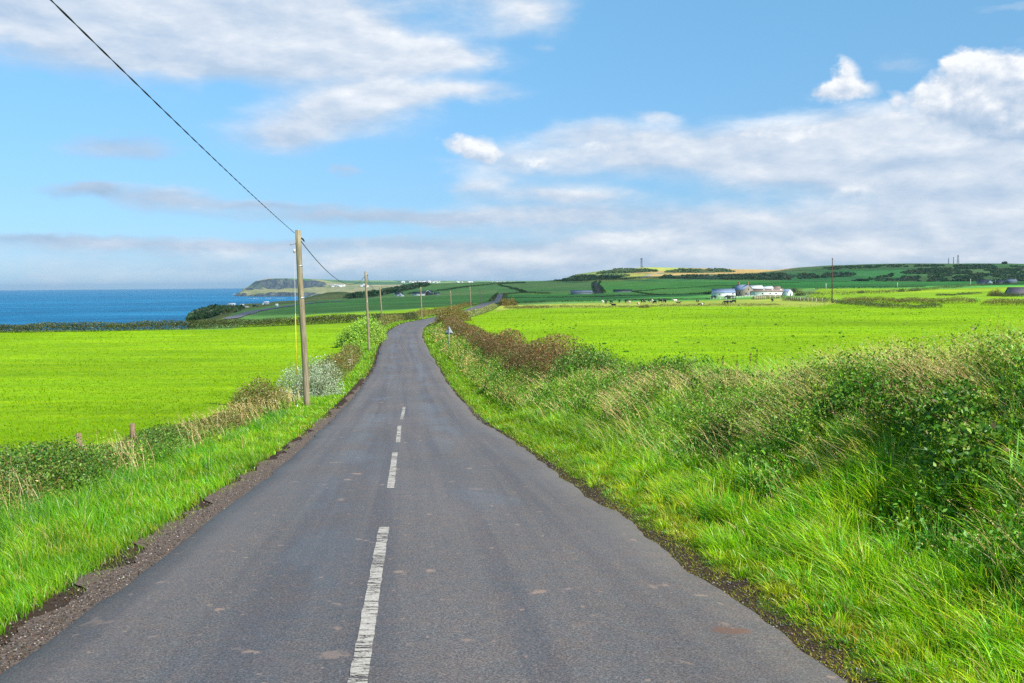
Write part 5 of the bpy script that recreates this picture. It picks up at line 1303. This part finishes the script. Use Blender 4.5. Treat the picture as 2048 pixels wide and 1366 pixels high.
fh('thin field wall slanting across the slope behind the farm', [(1262, 584), (1330, 578), (1400, 574.5), (1500, 569.5), (1600, 565), (1700, 563.5)], 1.0, 2.5, 5500, .55, 'fardark', 650)
fh('dark hedge along the foot of the tan hill', [(1110, 562), (1160, 563), (1215, 561), (1265, 557), (1320, 557), (1420, 559.5), (1560, 560)], 3, 7, 8000, 1.1, 'fardark', 1300)
fh('left hedge of the dark lane climbing the slope', [(1189, 585), (1187, 577), (1185, 569), (1193, 563.5)], 2.2, 4, 3500, .7, 'fardark', 800)
fh('right hedge of the dark lane climbing the slope', [(1208, 586), (1203, 577), (1197, 569), (1201, 563)], 2.2, 4, 3500, .7, 'fardark', 800)
fh('long hedge slanting over the left dark slope towards the road', [(815, 589), (890, 581), (940, 574), (1000, 568.5), (1050, 566)], 2.2, 5, 6000, .9, 'fardark', 900)
fh('hedge on the dark slope right of the road meeting the corner', [(998, 570), (1020, 576), (1040, 581.5), (1050, 586)], 2, 5, 3500, .8, 'fardark', 800)
fh('stone and scrub hedge bordering the road corner on the dark slope', [(1003, 591), (1020, 588.5), (1050, 585.5), (1100, 588)], 1.4, 3, 3500, .5, 'hedge', 620)
fh('hedge along the farm side of the lit right fields', [(1590, 591), (1640, 592), (1700, 589.5), (1780, 586), (1860, 580), (1930, 574), (2000, 570), (2070, 567)], 2.2, 5, 14000, .45, 'hedge', 400)
fh('far hedge under the dark hillside', [(1630, 578.5), (1720, 576.5), (1800, 575.5), (1850, 574.5)], 1.8, 4, 5000, .5, 'fardark', 700)
fh('brown and green hedge in front of the lit right fields', [(1690, 605), (1740, 606), (1800, 606.5), (1880, 607.5), (1950, 607)], 1.7, 4, 12000, .24, 'olive', 260, var=.6)
fh('shadowy low hedge at the corner of the near right field', [(1668, 606), (1720, 611), (1780, 616), (1830, 618), (1880, 615)], 1.0, 2.2, 9000, .2, 'hedge', 200, var=.5)
fh('bushy hedge at the right edge beyond the near field', [(1972, 610), (2010, 611), (2060, 610), (2110, 608)], 1.6, 4, 7000, .22, 'olive', 220, var=.6)
fh('short dark clipped hedge in the lit right field', [(1915, 590.5), (1940, 589.5), (1962, 588)], 1.1, 2, 2500, .25, 'hedge', 330)
fh('short broken hedge left of the clipped one in the lit right field', [(1872, 592), (1895, 591.5), (1912, 591)], .9, 2, 1800, .25, 'hedge', 330)
fh('hedge below the big purple grey roof', [(1985, 592), (2020, 594), (2070, 594)], 1.5, 3, 4500, .25, 'hedge', 320)
fh('brown scrub hedge behind the pale farm fence posts', [(1508, 599), (1535, 597.5), (1565, 597)], 1.5, 4, 4000, .26, 'orange', 380)
fh('hedge of round bushes beside the pale field fence', [(1570, 601), (1600, 602.5), (1640, 604.5), (1660, 606)], 1.6, 3.5, 5000, .26, 'hedge', 300, var=.6)
def fb(label, px, py, w, h, pal, dmin, n=1600, size=.35, name='field_bush', group='bushes of the far fields', cat='bush'):
    p = hit(px, py, dmin); k = p[1] / FPX
    return bush(name, label, cat, [(p[0] - w * k * .22, p[1], p[2], w * k * .33, w * k * .3, h * k * .85), (p[0] + w * k * .2, p[1] + .5, p[2], w * k * .32, w * k * .3, h * k), (p[0], p[1] - .5, p[2], w * k * .3, w * k * .25, h * k * .6)], n, size, pal, group, 4)
fb('dark round bush at the left end of the long farm shed', 1416, 588.5, 20, 7, 'fardark', 450, group='bushes around the farm')
fb('dark bush in front of the long farm shed, left one', 1427, 597, 15, 6, 'fardark', 450, group='bushes around the farm')
fb('wide dark bush in front of the long farm shed', 1460, 597.5, 26, 8, 'fardark', 450, 2000, group='bushes around the farm')
fb('dark tree behind the right end of the farm', 1586, 585.5, 20, 12, 'fardark', 560, 2200, .4, 'tree', 'bushes around the farm', 'tree')
fb('pale yellow bush right of the dark farm tree', 1597, 584.5, 18, 7, 'pale', 520, group='bushes around the farm')
fb('green bush at the foot of the farm garden on the right', 1600, 591.5, 20, 7, 'hedge', 450, group='bushes around the farm')
fb('dark bush peeping over the shed beside the farmhouse chimney', 1468, 578, 9, 6, 'fardark', 640, 900, group='bushes around the farm')
fb('round tussock bush on the low bank among the cows', 1289, 615.5, 22, 6, 'olive', 250, 1800, .2)
fb('round olive bush, left one in the hedge across the lit right field', 1722, 586.5, 15, 6, 'hedge', 420)
fb('broad bush in the middle of the hedge across the lit right field', 1829, 582, 24, 7, 'hedge', 420, 1800)
fb('pointed bush in the hedge across the lit right field', 1803, 583.5, 14, 7, 'hedge', 420)
fb('large rounded bush left of the big purple grey roof', 1990, 592, 30, 15, 'olive', 340, 3000, .28)
fb('bright green bush topping the hedge near the right edge', 1950, 604, 24, 10, 'light', 270, 2500, .22)
fb('tall green bush in the hedge right of the tall dark pole', 1700, 604, 16, 8, 'light', 260, 1800, .2)
fb('green bush in the hedge in front of the lit right fields', 1800, 604, 24, 8, 'dark', 260, 2200, .22)
fb('dark lone tree standing on the right hill skyline', 2009, 528, 12, 6, 'fardark', 2200, 1500, 1.3, 'tree', 'trees on the hill skyline', 'tree')
fb('dark trees between the two hillside houses', 1990, 568.5, 11, 7, 'fardark', 900, 1500, .7, 'tree', 'trees by the hillside houses', 'tree')
fb('dark trees in front of the hillside barn', 2012, 568.5, 14, 6, 'fardark', 900, 1500, .7, 'tree', 'trees by the hillside houses', 'tree')

# scrub on the hills and cliff top: one mass each
def scrub(name, label, poly, n, r0, r1, cols, dmin, kind='stuff'):
    poly = [(float(a), float(b)) for a, b in poly]; xs = [p[0] for p in poly]; ys = [p[1] for p in poly]
    P_ = []
    while len(P_) < n:
        px = RNG.uniform(min(xs), max(xs), 400); py = RNG.uniform(min(ys), max(ys), 400)
        k = in_poly(px, py, poly) & (vn(px, py * 5, 26, 131) > .36)
        for a, b in zip(px[k], py[k]):
            P_.append(hit(a, b, dmin))
            if len(P_) >= n: break
    P_ = np.array(P_); R = RNG.uniform(r0, r1, n)
    m = 24; d = RNG.normal(size=(n, m, 3)); d /= np.linalg.norm(d, axis=2)[..., None]; d[..., 2] = np.abs(d[..., 2])
    p = P_[:, None] + d * R[:, None, None] * np.array([1.3, 1.3, .8]) * RNG.uniform(.55, 1.05, (n, m, 1))
    cc = np.repeat(palette(n, cols)[:, None], m, 1) * RNG.uniform(.8, 1.2, (n, m, 1))
    b = PB(); b.leaves(p.reshape(-1, 3), np.repeat(R, m) * .95, cc.reshape(-1, 3), asp=.8)
    tag(b.build(name, LEAF), label, 'scrub', kind=kind)
SC_ = [(.05, .11, .04), (.07, .14, .045), (.09, .16, .05), (.12, .14, .05)]
scrub('hillside_scrub', 'dark gorse and scrub covering the right hillside', [(1705, 566), (1760, 555), (1800, 545), (1830, 540), (1850, 532), (1960, 531), (2060, 534), (2060, 566), (1900, 564), (1800, 562)], 1100, 2, 4.6, SC_, 1500)
scrub('hillside_scrub', 'dark scrub in bands on the tan hill', [(1125, 561), (1150, 551), (1260, 551), (1230, 557), (1160, 562)], 420, 2, 4.2, SC_, 1500)
scrub('hillside_scrub', 'dark scrub below the radio mast', [(1190, 548), (1230, 537), (1310, 540), (1330, 543), (1250, 546)], 380, 2, 4.2, SC_, 1500)
scrub('hillside_scrub', 'dark scrub strip between the tan fields', [(1325, 545), (1360, 538.5), (1450, 538.5), (1470, 544), (1400, 546)], 260, 2, 4.2, SC_, 1500)
scrub('hillside_scrub', 'dark wooded band behind the farm', [(1320, 556), (1330, 551.5), (1420, 551.5), (1560, 547.5), (1620, 549), (1720, 545), (1700, 553), (1570, 560), (1430, 559)], 700, 2, 4.5, SC_, 1500)
scrub('hillside_scrub', 'dark hedge scrub along the hill skyline at the right', [(1640, 536), (1700, 532), (1800, 530), (2000, 530), (2000, 532), (1800, 534), (1660, 540)], 300, 1.6, 3.5, SC_, 1500)
scrub('cliff_scrub', 'dark scrub on the shaded cliff edge below the campers', [(348, 640), (380, 628), (420, 618), (480, 617), (470, 624), (420, 634), (370, 644)], 700, 1.5, 3.2, SC_, 540)
scrub('ridge_scrub', 'dark scrub on the ridge left of the slope cottages', [(692, 597), (730, 588), (770, 582), (810, 575), (850, 568.5), (860, 571), (800, 583), (750, 592)], 520, 3, 6, SC_, 1000)
scrub('field_weeds', 'dark weed tufts dotted over the right field', [(1000, 690), (1020, 625), (1500, 618), (2040, 625), (1900, 660), (1500, 720), (1240, 720)], 55, .06, .18, [(.09, .25, .012), (.07, .19, .015)], 45)

# fences of the far fields
FW = simple_mat('pale_fence_wood', (.5, .45, .36), .85, .2, 2); WHF = simple_mat('white_fence_paint', (.55, .58, .56), .7, .1, 2)
def fence(label, pts, dmin, nposts, h, mat, rails, r=.09):
    H = np.array([hit(px, py, dmin) for px, py in pts]); seg = np.concatenate([[0], np.cumsum(np.hypot(np.diff(H[:, 0]), np.diff(H[:, 1])))])
    t = np.linspace(0, seg[-1], nposts); x = np.interp(t, seg, H[:, 0]); y = np.interp(t, seg, H[:, 1]); z = ground(x, y)
    c = (x.mean(), y.mean(), G(x.mean(), y.mean())); o = tag(empty('field_fence', c), label, 'fence', 'fences of the far fields')
    for a in range(nposts):
        m = MB(); m.tube([(x[a] - c[0], y[a] - c[1], z[a] - c[2] - .3), (x[a] - c[0], y[a] - c[1], z[a] - c[2] + h * RNG.uniform(.9, 1.1))], r, 6); m.build('post', mat, o)
    for q in rails:
        m = MB(); m.tube(np.stack([x - c[0], y - c[1], z - c[2] + h * q], 1), r * .5, 4); m.build('rail', mat, o)
fence('white fence curving below the farm buildings', [(1421, 599), (1440, 600), (1460, 599), (1490, 595.5), (1520, 592)], 380, 22, 1.15, WHF, (.5, .85), .10)
fence('pale wooden posts in front of the brown farm scrub', [(1510, 600), (1530, 599), (1560, 598)], 360, 9, 1.7, FW, (.7,), .13)
fence('pale post fence leading to the tall dark pole', [(1570, 601), (1600, 603), (1640, 605.5), (1672, 606)], 300, 14, 1.5, FW, (.7,), .10)

# white buildings of the far town and villages: too small to show parts
def tiny_house(px, py, w, h, rot, roof):
    p = hhit(px, py); m = MB(); a, b = w / 2, w * .3
    c1 = (.55, .55, .53); c2 = roof
    m.add([(-a, -b, -3), (a, -b, -3), (a, b, -3), (-a, b, -3), (-a, -b, h), (a, -b, h), (a, b, h), (-a, b, h), (-a, 0, h * 1.5), (a, 0, h * 1.5)], [(4, 8, 7), (5, 6, 9)], [(0, 1, 5, 4), (1, 2, 6, 5), (2, 3, 7, 6), (3, 0, 4, 7)], c1)
    m.add([(-a, -b - .4, h + .1), (a, -b - .4, h + .1), (a, 0, h * 1.5 + .3), (-a, 0, h * 1.5 + .3), (-a, b + .4, h + .1), (a, b + .4, h + .1)], (), [(0, 1, 2, 3), (3, 2, 5, 4)], c2)
    o = m.build('house', STONE, None, vc=True); o.location = Vector(p); o.rotation_euler = (0, 0, rot); return o
for (px, py, w, h), lab, grp in (
    [((RNG.uniform(661, 690), 572 + RNG.uniform(-.5, 1.8), RNG.uniform(14, 26), RNG.uniform(5, 8)), 'tiny white house of the village under the far cliffs', 'village under the far cliffs') for _ in range(16)] +
    [((RNG.uniform(722, 742), 573 + RNG.uniform(-2.0, 2.5), RNG.uniform(12, 22), RNG.uniform(5, 7)), 'tiny white house of the hamlet seen left of the second pole', 'hamlet left of the second pole') for _ in range(9)] +
    [((RNG.choice([812, 826, 845, 858, 868, 876]) + RNG.uniform(-9, 9), 564.6 + RNG.uniform(-.8, 1.6), RNG.uniform(10, 22), RNG.uniform(5, 8)), 'tiny white house of the distant town on the skyline', 'distant town on the skyline') for _ in range(34)] +
    [((RNG.uniform(900, 1060), 565.2 + RNG.uniform(-.4, 1.0), RNG.uniform(14, 24), RNG.uniform(6, 8)), 'tiny pale house strung along the far skyline', 'houses along the far skyline') for _ in range(12)]):
    o = tiny_house(px, py, w, h, RNG.uniform(-.6, .6), [(.2, .2, .22), (.35, .33, .32), (.6, .6, .6)][RNG.integers(3)]); tag(o, lab, 'house', grp)
# surf at the foot of the far rocks
m = MB()
SURF = simple_mat('sea_foam', (.75, .78, .8), .9, .1, .05)
for _ in range(46):
    px = RNG.choice([RNG.uniform(466, 480), RNG.uniform(497, 590)]); py = (588.3 if px < 482 else 596.5 - .0 * px) + RNG.uniform(-.6, .6)
    d = ray(px, py)[:, 0]; Y = (SEA_Z + .25 - 1.7) / d[2]; c = np.array([d[0] * Y, Y, SEA_Z + .25]); a = RNG.uniform(6, 26); b = RNG.uniform(6, 22)
    th = np.linspace(0, 2 * math.pi, 9)[:-1]; r = RNG.uniform(.6, 1.2, 8)
    V = c + np.stack([np.cos(th) * a * r, np.sin(th) * b * r, 0 * th], 1); V = np.vstack([V, c])
    m.add(V, [(8, i, (i + 1) % 8) for i in range(8)])
tag(m.build('surf', SURF), 'white surf breaking at the foot of the far rocks', 'surf', kind='stuff')
# ------------------------------------------------------------------ grass, weeds and dry stalks
WIND = math.pi * 0.93          # blades lean to the left of the photo
def grasscol(n, x, y, cols, wts, seed, jit=.2):
    c = palette(n, cols, wts, jit); v = fbm(x, y, 1.1, seed, 3)
    return c * (0.5 + 1.0 * v)[:, None]
GR = [(.11, .34, .004), (.17, .40, .004), (.055, .22, .008), (.27, .44, .006), (.09, .29, .02)]
YG = [(.24, .33, .012), (.32, .36, .02), (.16, .28, .012), (.36, .30, .04)]
BG = [(.10, .25, .05), (.16, .31, .10), (.07, .20, .03), (.22, .34, .16)]
DR = [(.85, .66, .30), (.76, .56, .24), (.90, .76, .44), (.56, .36, .16), (.78, .66, .20)]
def zg(x, y): return ground(x, y)
b = PB()
def lay(n, y0, y1, p, s0, s1, h0, h1, w, lean, cols, wts, seed, thr=0.0, tip=1.25, az=WIND, sp=.8, hn=1.0, seg=3):
    x, y, s = samp(n, y0, y1, p, s0, s1)
    if thr: k = fbm(x, y, .9, seed + 3, 2) > thr; x, y, s = x[k], y[k], s[k]
    m = len(x)
    h = RNG.uniform(h0, h1, m) * (0.55 + 0.9 * fbm(x, y, hn, seed + 7, 2))
    ww = np.maximum(w, 0.00062 * y) * RNG.uniform(.7, 1.3, m)
    c = grasscol(m, x, y, cols, wts, seed)
    edge = np.clip((np.abs(s) - 2.3) / .5, .35, 1) if s0 > 0 else 1
    b.blades(np.stack([x, y, zg(x, y) - .01], 1), h * edge, ww, az + RNG.normal(0, sp, m), np.abs(RNG.normal(lean, .28, m)), c * .7, np.minimum(c * tip * 1.12, .95), seg)  # root shade and sunlit tips put into the blade colour
# right verge
MOSS = [(.34, .38, .012), (.44, .42, .02), (.22, .32, .012), (.50, .36, .04), (.14, .24, .01)]
lay(42000, 3.4, 60, 1.6, 2.30, 3.05, .035, .10, .006, .8, MOSS, [4, 3, 3, 2, 2], 201, .30, 1.1, sp=2.0)
def tussocks(n, y0, y1, p, s0, s1, per, h0, h1, w, cols, wts, seed, rr=.13, thr=0.0):
    x, y, s = samp(n, y0, y1, p, s0, s1); k = fbm(x, y, .8, seed, 2) > thr; x, y, s = x[k], y[k], s[k]; m = len(x)
    tc_ = palette(m, cols, wts, .25); th = RNG.uniform(h0, h1, m) * (.6 + .8 * fbm(x, y, 1.0, seed + 1, 2)) * np.where(s > 0, np.clip((np.abs(s) - 2.2) / .9, .3, 1), 1)
    tw = RNG.uniform(.7, 1.6, m); tr = rr * RNG.uniform(.5, 1.5, m)
    i = np.repeat(np.arange(m), per); q = len(i)
    a = RNG.uniform(0, 6.283, q); d = np.sqrt(RNG.random(q))
    bx, by = x[i] + np.cos(a) * d * tr[i], y[i] + np.sin(a) * d * tr[i]
    # outward droop plus the wind to the left
    vx = np.cos(a) * (.22 + .36 * d) + math.cos(WIND) * .34 + RNG.normal(0, .18, q); vy = np.sin(a) * (.22 + .36 * d) + math.sin(WIND) * .34 + RNG.normal(0, .18, q)
    ln = np.hypot(vx, vy) * RNG.uniform(.6, 1.2, q)
    c = tc_[i] * RNG.uniform(.75, 1.3, (q, 1)); old = RNG.random(q) < .09; c[old] = np.array([.50, .42, .14]) * RNG.uniform(.6, 1.1, (old.sum(), 1))
    b.blades(np.stack([bx, by, zg(bx, by) - .01], 1), th[i] * RNG.uniform(.55, 1.15, q), np.maximum(w, .0006 * by) * tw[i] * RNG.uniform(.7, 1.3, q), np.arctan2(vy, vx), ln, c * .6, np.minimum(c * 1.55, .95), 4, 1.1)  # dark gaps between blades and bright tip highlights painted as root and tip colour
LUSH = [(.15, .40, .004), (.22, .46, .005), (.32, .50, .008), (.09, .30, .006), (.13, .36, .03), (.40, .50, .02)]
MIXG = [(.19, .44, .02), (.25, .50, .07), (.12, .34, .02), (.34, .52, .03), (.34, .52, .20), (.44, .50, .05)]
tussocks(900, 3.2, 17, 1.45, 2.6, 3.7, 32, .12, .30, .007, LUSH, [3, 4, 4, 1.5, 1.5, 3], 601, .10)
tussocks(1350, 3.0, 17, 1.45, 3.25, 4.9, 40, .22, .42, .009, LUSH, [4, 4, 3, 2.5, 2, 2], 603, .13)
tussocks(1000, 3.8, 18, 1.4, 4.3, 6.9, 26, .26, .50, .014, MIXG, [3, 3, 2.5, 3, 2, 2], 605, .14, .36)
lay(9000, 3.2, 17, 1.45, 3.0, 6.6, .10, .25, .006, .6, LUSH, None, 607, sp=1.6)
lay(18000, 6.5, 30, 1.4, 6.4, 9.6, .55, .95, .008, .6, LUSH + MIXG, None, 217, .3, hn=1.2, sp=.9)
lay(26000, 15, 60, 1.5, 2.5, 4.2, .07, .25, .006, .7, YG + GR, [3, 1.5, 3, 1, 4, 4, 2, 3, 1], 209, sp=1.1)
lay(26000, 15, 60, 1.5, 3.6, 6.4, .18, .42, .007, .8, LUSH + MIXG, None, 211, hn=1.2, sp=1.1)
lay(14000, 50, 150, 1.4, 2.4, 6.0, .15, .38, .01, .7, GR + YG, [4, 4, 3, 3, 2, 3, 2, 2, 1], 213, hn=2)
tag(b.build('verge_grass', GRASS), 'long lush green grass leaning over the right road verge', 'grass', kind='stuff')
b = PB()
lay(38000, 4.5, 20, 1.5, -4.5, -2.72, .06, .20, .0048, .55, GR + YG[:1], [5, 5, 2, 4, 1.5, 1], 221)
lay(26000, 18, 70, 1.5, -4.5, -2.75, .09, .22, .006, .55, GR + YG, [4, 5, 2, 4, 1, 2, 2, 2, .5], 223)
lay(12000, 5, 34, 1.4, -4.75, -3.8, .22, .42, .006, .7, GR + BG, [3, 3, 5, 1, 3, 1, .5, 2, .5], 225, .38)
lay(9000, 60, 220, 1.4, -5, -2.5, .12, .3, .012, .6, GR + YG, [4, 4, 2, 4, 1, 3, 2, 2, .5], 227)
lay(7000, 4.5, 40, 1.5, -3.0, -2.55, .03, .08, .004, .6, YG + GR[:2], [2, 2, 2, 2, 2, 2], 229, .5)
tussocks(420, 4.5, 26, 1.45, -4.6, -3.3, 34, .16, .34, .0055, [(.10, .30, .006), (.16, .38, .006), (.07, .24, .02), (.26, .42, .01)], None, 611, .12)
tussocks(260, 4.5, 30, 1.45, -3.5, -2.75, 24, .08, .16, .005, YG + LUSH[:2], None, 613, .10)
tag(b.build('verge_grass', GRASS), 'short bright green grass on the left road verge', 'grass', kind='stuff')
# pasture
def pasture(label, n, side, y0, y1, p):
    u = RNG.random(n); q = 1 - p; y = (y0 ** q + u * (y1 ** q - y0 ** q)) ** (1 / q)
    px = RNG.uniform(-150, 2200, n); x = (px - 1024) / FPX * y; s = x - xc(y)
    k = (s > 7.5) if side > 0 else (s < -5.6); x, y = x[k], y[k]; m = len(x)
    cols = [(.17, .33, .003), (.22, .37, .004), (.12, .29, .003), (.28, .38, .01)]
    c = palette(m, cols, [4, 4, 3, 1.5], .15) * (0.7 + 0.6 * fbm(x, y * 2.2, 4, 301, 4))[:, None] * (0.75 + .5 * fbm(x * .4, y, 14, 303, 4))[:, None]
    h = RNG.uniform(.05, .11, m) * (.6 + .8 * fbm(x, y, 2.5, 305, 3)) * (1 + y * .004)
    bb = PB(); bb.blades(np.stack([x, y, zg(x, y) - .01], 1), h, np.maximum(.006, .0009 * y), WIND + RNG.normal(0, 1.1, m), np.abs(RNG.normal(.6, .3, m)), c * .85, np.minimum(c * 1.15, .9), 2)
    tag(bb.build('pasture_grass', PASTURE), label, 'grass', kind='stuff')
pasture('short grazed grass of the left field', 120000, -1, 11, 150, 1.35)
pasture('short grazed grass of the right field', 110000, 1, 14, 300, 1.35)
# dry stalks with seed heads
def dry(label, n, y0, y1, p, s0, s1, h0, h1, thr, seed, lean=.55, clump=1.2):
    x, y, s = samp(n, y0, y1, p, s0, s1); k = fbm(x, y, clump, seed, 2) > thr; x, y = x[k], y[k]; m = len(x)
    h = RNG.uniform(h0, h1, m); az = WIND + RNG.normal(0, .45, m); ln = np.abs(RNG.normal(lean, .2, m))
    c = palette(m, DR, [4, 3, 2.5, 1, 2]); r = np.stack([x, y, zg(x, y)], 1)
    bb = PB(); bb.blades(r, h, np.maximum(.0036, .0005 * y), az, ln, c * .75, c, 4)
    t = RNG.uniform(.78, 1.0, (m, 7)); rr = (ln * h)[:, None] * t ** 2; zz = h[:, None] * (t - .375 * np.clip(ln, 0, 1.3)[:, None] * t * t)
    q = np.stack([x[:, None] + np.cos(az)[:, None] * rr, y[:, None] + np.sin(az)[:, None] * rr, r[:, 2:3] + zz], -1) + RNG.normal(0, .008, (m, 7, 3))
    bb.leaves(q.reshape(-1, 3), np.repeat(np.maximum(.014, .0011 * y), 7) * RNG.uniform(.7, 1.3, m * 7), np.repeat(c * np.array([1.0, .92, .9]), 7, 0) * RNG.uniform(.8, 1.2, (m * 7, 1)), asp=.35)
    tag(bb.build('dry_grass', DRY), label, 'dry grass', kind='stuff')
dry('tan seeding grass stalks scattered through the right bank', 3600, 4.5, 40, 1.5, 3.7, 6.6, .4, .75, .55, 401, .6, 1.0)
dry('dense straw coloured grass along the top of the right bank', 12000, 6.5, 16, 1.4, 5.8, 9.0, .5, .95, .48, 403, .6, 1.6)
dry('bright straw stalks leaning left in the middle of the right bank', 4200, 9, 24, 1.4, 4.3, 6.0, .5, .9, .56, 409, .75, 1.5)
dry('thin straw stalks among the left hedge weeds', 2600, 8, 42, 1.5, -5.2, -4.2, .4, .8, .48, 405, .35)
dry('pale dead grass on the bank beside the brown hedge', 2400, 30, 140, 1.3, 3.6, 6.2, .35, .7, .5, 407)
# leafy weeds
def weeds(label, n, y0, y1, p, s0, s1, h0, h1, cols, wts, thr, seed, lf=.05, m=12, name='leafy_weeds'):
    x, y, s = samp(n, y0, y1, p, s0, s1); k = fbm(x, y, 1.3, seed, 2) > thr; x, y = x[k], y[k]; q = len(x)
    h = RNG.uniform(h0, h1, q) * (.6 + .8 * fbm(x, y, 1.5, seed + 1, 2)); az = WIND + RNG.normal(0, .7, q); ln = np.abs(RNG.normal(.25, .15, q))
    c = palette(q, cols, wts) * (.65 + .7 * fbm(x, y, .8, seed + 2, 2))[:, None]; r = np.stack([x, y, zg(x, y)], 1)
    bb = PB(); bb.blades(r, h, np.maximum(.005, .0006 * y), az, ln, c * .8, c * .9, 3)
    t = np.linspace(.12, 1.0, m)[None, :] * RNG.uniform(.92, 1.04, (q, m)); rr = (ln * h)[:, None] * t ** 2
    a = RNG.uniform(0, 6.28, (q, m)); sp = lf * 1.0 * (1.25 - .75 * t) * (1 + .02 * y[:, None])
    pp = np.stack([x[:, None] + np.cos(az)[:, None] * rr + np.cos(a) * sp, y[:, None] + np.sin(az)[:, None] * rr + np.sin(a) * sp, r[:, 2:3] + h[:, None] * t], -1)
    bb.leaves(pp.reshape(-1, 3), (lf * (1.35 - .75 * t) * (1 + .02 * y[:, None])).ravel() * RNG.uniform(.7, 1.3, q * m), np.repeat(c, m, 0) * RNG.uniform(.75, 1.3, (q * m, 1)), asp=.45)
    tag(bb.build(name, LEAF), label, 'weeds', kind='stuff')
WC = [(.12, .32, .02), (.19, .39, .03), (.28, .40, .04), (.07, .20, .015), (.24, .18, .06), (.38, .38, .09)]
weeds('nettles and leafy weeds covering the right bank', 8500, 7.5, 34, 1.5, 4.4, 6.1, .28, .58, WC, [4, 4, 2.5, 2, .7, .8], .40, 501, .05, 14)
weeds('rusty seeding dock and willowherb on the right bank', 900, 5, 34, 1.5, 4.6, 6.4, .5, .9, [(.22, .13, .07), (.3, .2, .1), (.16, .14, .04)], None, .52, 511, .03, 16)
weeds('broad leaved green weeds along the foot of the right bank', 3200, 4, 40, 1.5, 3.8, 5.4, .2, .5, [(.10, .30, .025), (.16, .38, .03), (.22, .40, .06)], None, .5, 503, .06, 8)
weeds('low weeds at the foot of the left hedge', 2600, 7, 40, 1.5, -4.9, -4.2, .2, .5, WC, [4, 4, 2.5, 2, 1, .8], .42, 505, .045, 9)
weeds('weeds on the bank below the brown hedge', 5200, 32, 150, 1.3, 3.6, 6.4, .4, .8, WC, [3, 4, 3, 2, 1.5, 1.5], .42, 507, .06, 9)
# dock spikes: thin rusty seed spikes above the field edge
x = np.array([P(px, 740, 24)[0] for px in (1446, 1476, 1502, 1514, 1436, 1080, 1064, 1200)]); y = np.array([24, 24, 24.5, 24.5, 25, 52, 52, 36.0]); tops = [712, 708, 704, 698, 718, 668, 671, 688]
bb = PB(); root = None
for i in range(len(x)):
    T = P([1446, 1476, 1502, 1514, 1436, 1080, 1064, 1200][i], tops[i], y[i]); g = G(T[0], y[i]); hh = T[2] - g; m = 60
    t = RNG.uniform(.35, 1, m); pp = np.stack([T[0] - .06 * (1 - t) + RNG.normal(0, .025, m) * (1.3 - t), y[i] + RNG.normal(0, .025, m), g + hh * t], 1)
    q = PB(); q.leaves(pp, RNG.uniform(.025, .05, m) * (1 + .008 * y[i]), palette(m, [(.10, .045, .025), (.14, .07, .03), (.08, .06, .02)]))
    q.blades(np.array([[T[0] - .06, y[i], g]]), np.array([hh]), np.array([.02]), np.array([0.0]), np.array([.03]), np.array([[.09, .05, .025]]))
    o = q.build('dock_plant', DRY); tag(o, ['dark dock spike, second from the left above the field edge', 'dock spike in the middle of the row above the field edge', 'slim dock spike left of the tallest one', 'tallest rusty dock spike above the field edge', 'shortest dock spike at the left of the row',
        'dead stalk standing above the brown hedge, right one', 'dead stalk standing above the brown hedge, left one', 'dead stalk rising from the rounded bramble bush'][i], 'dock plant', 'dock spikes above the field edge')
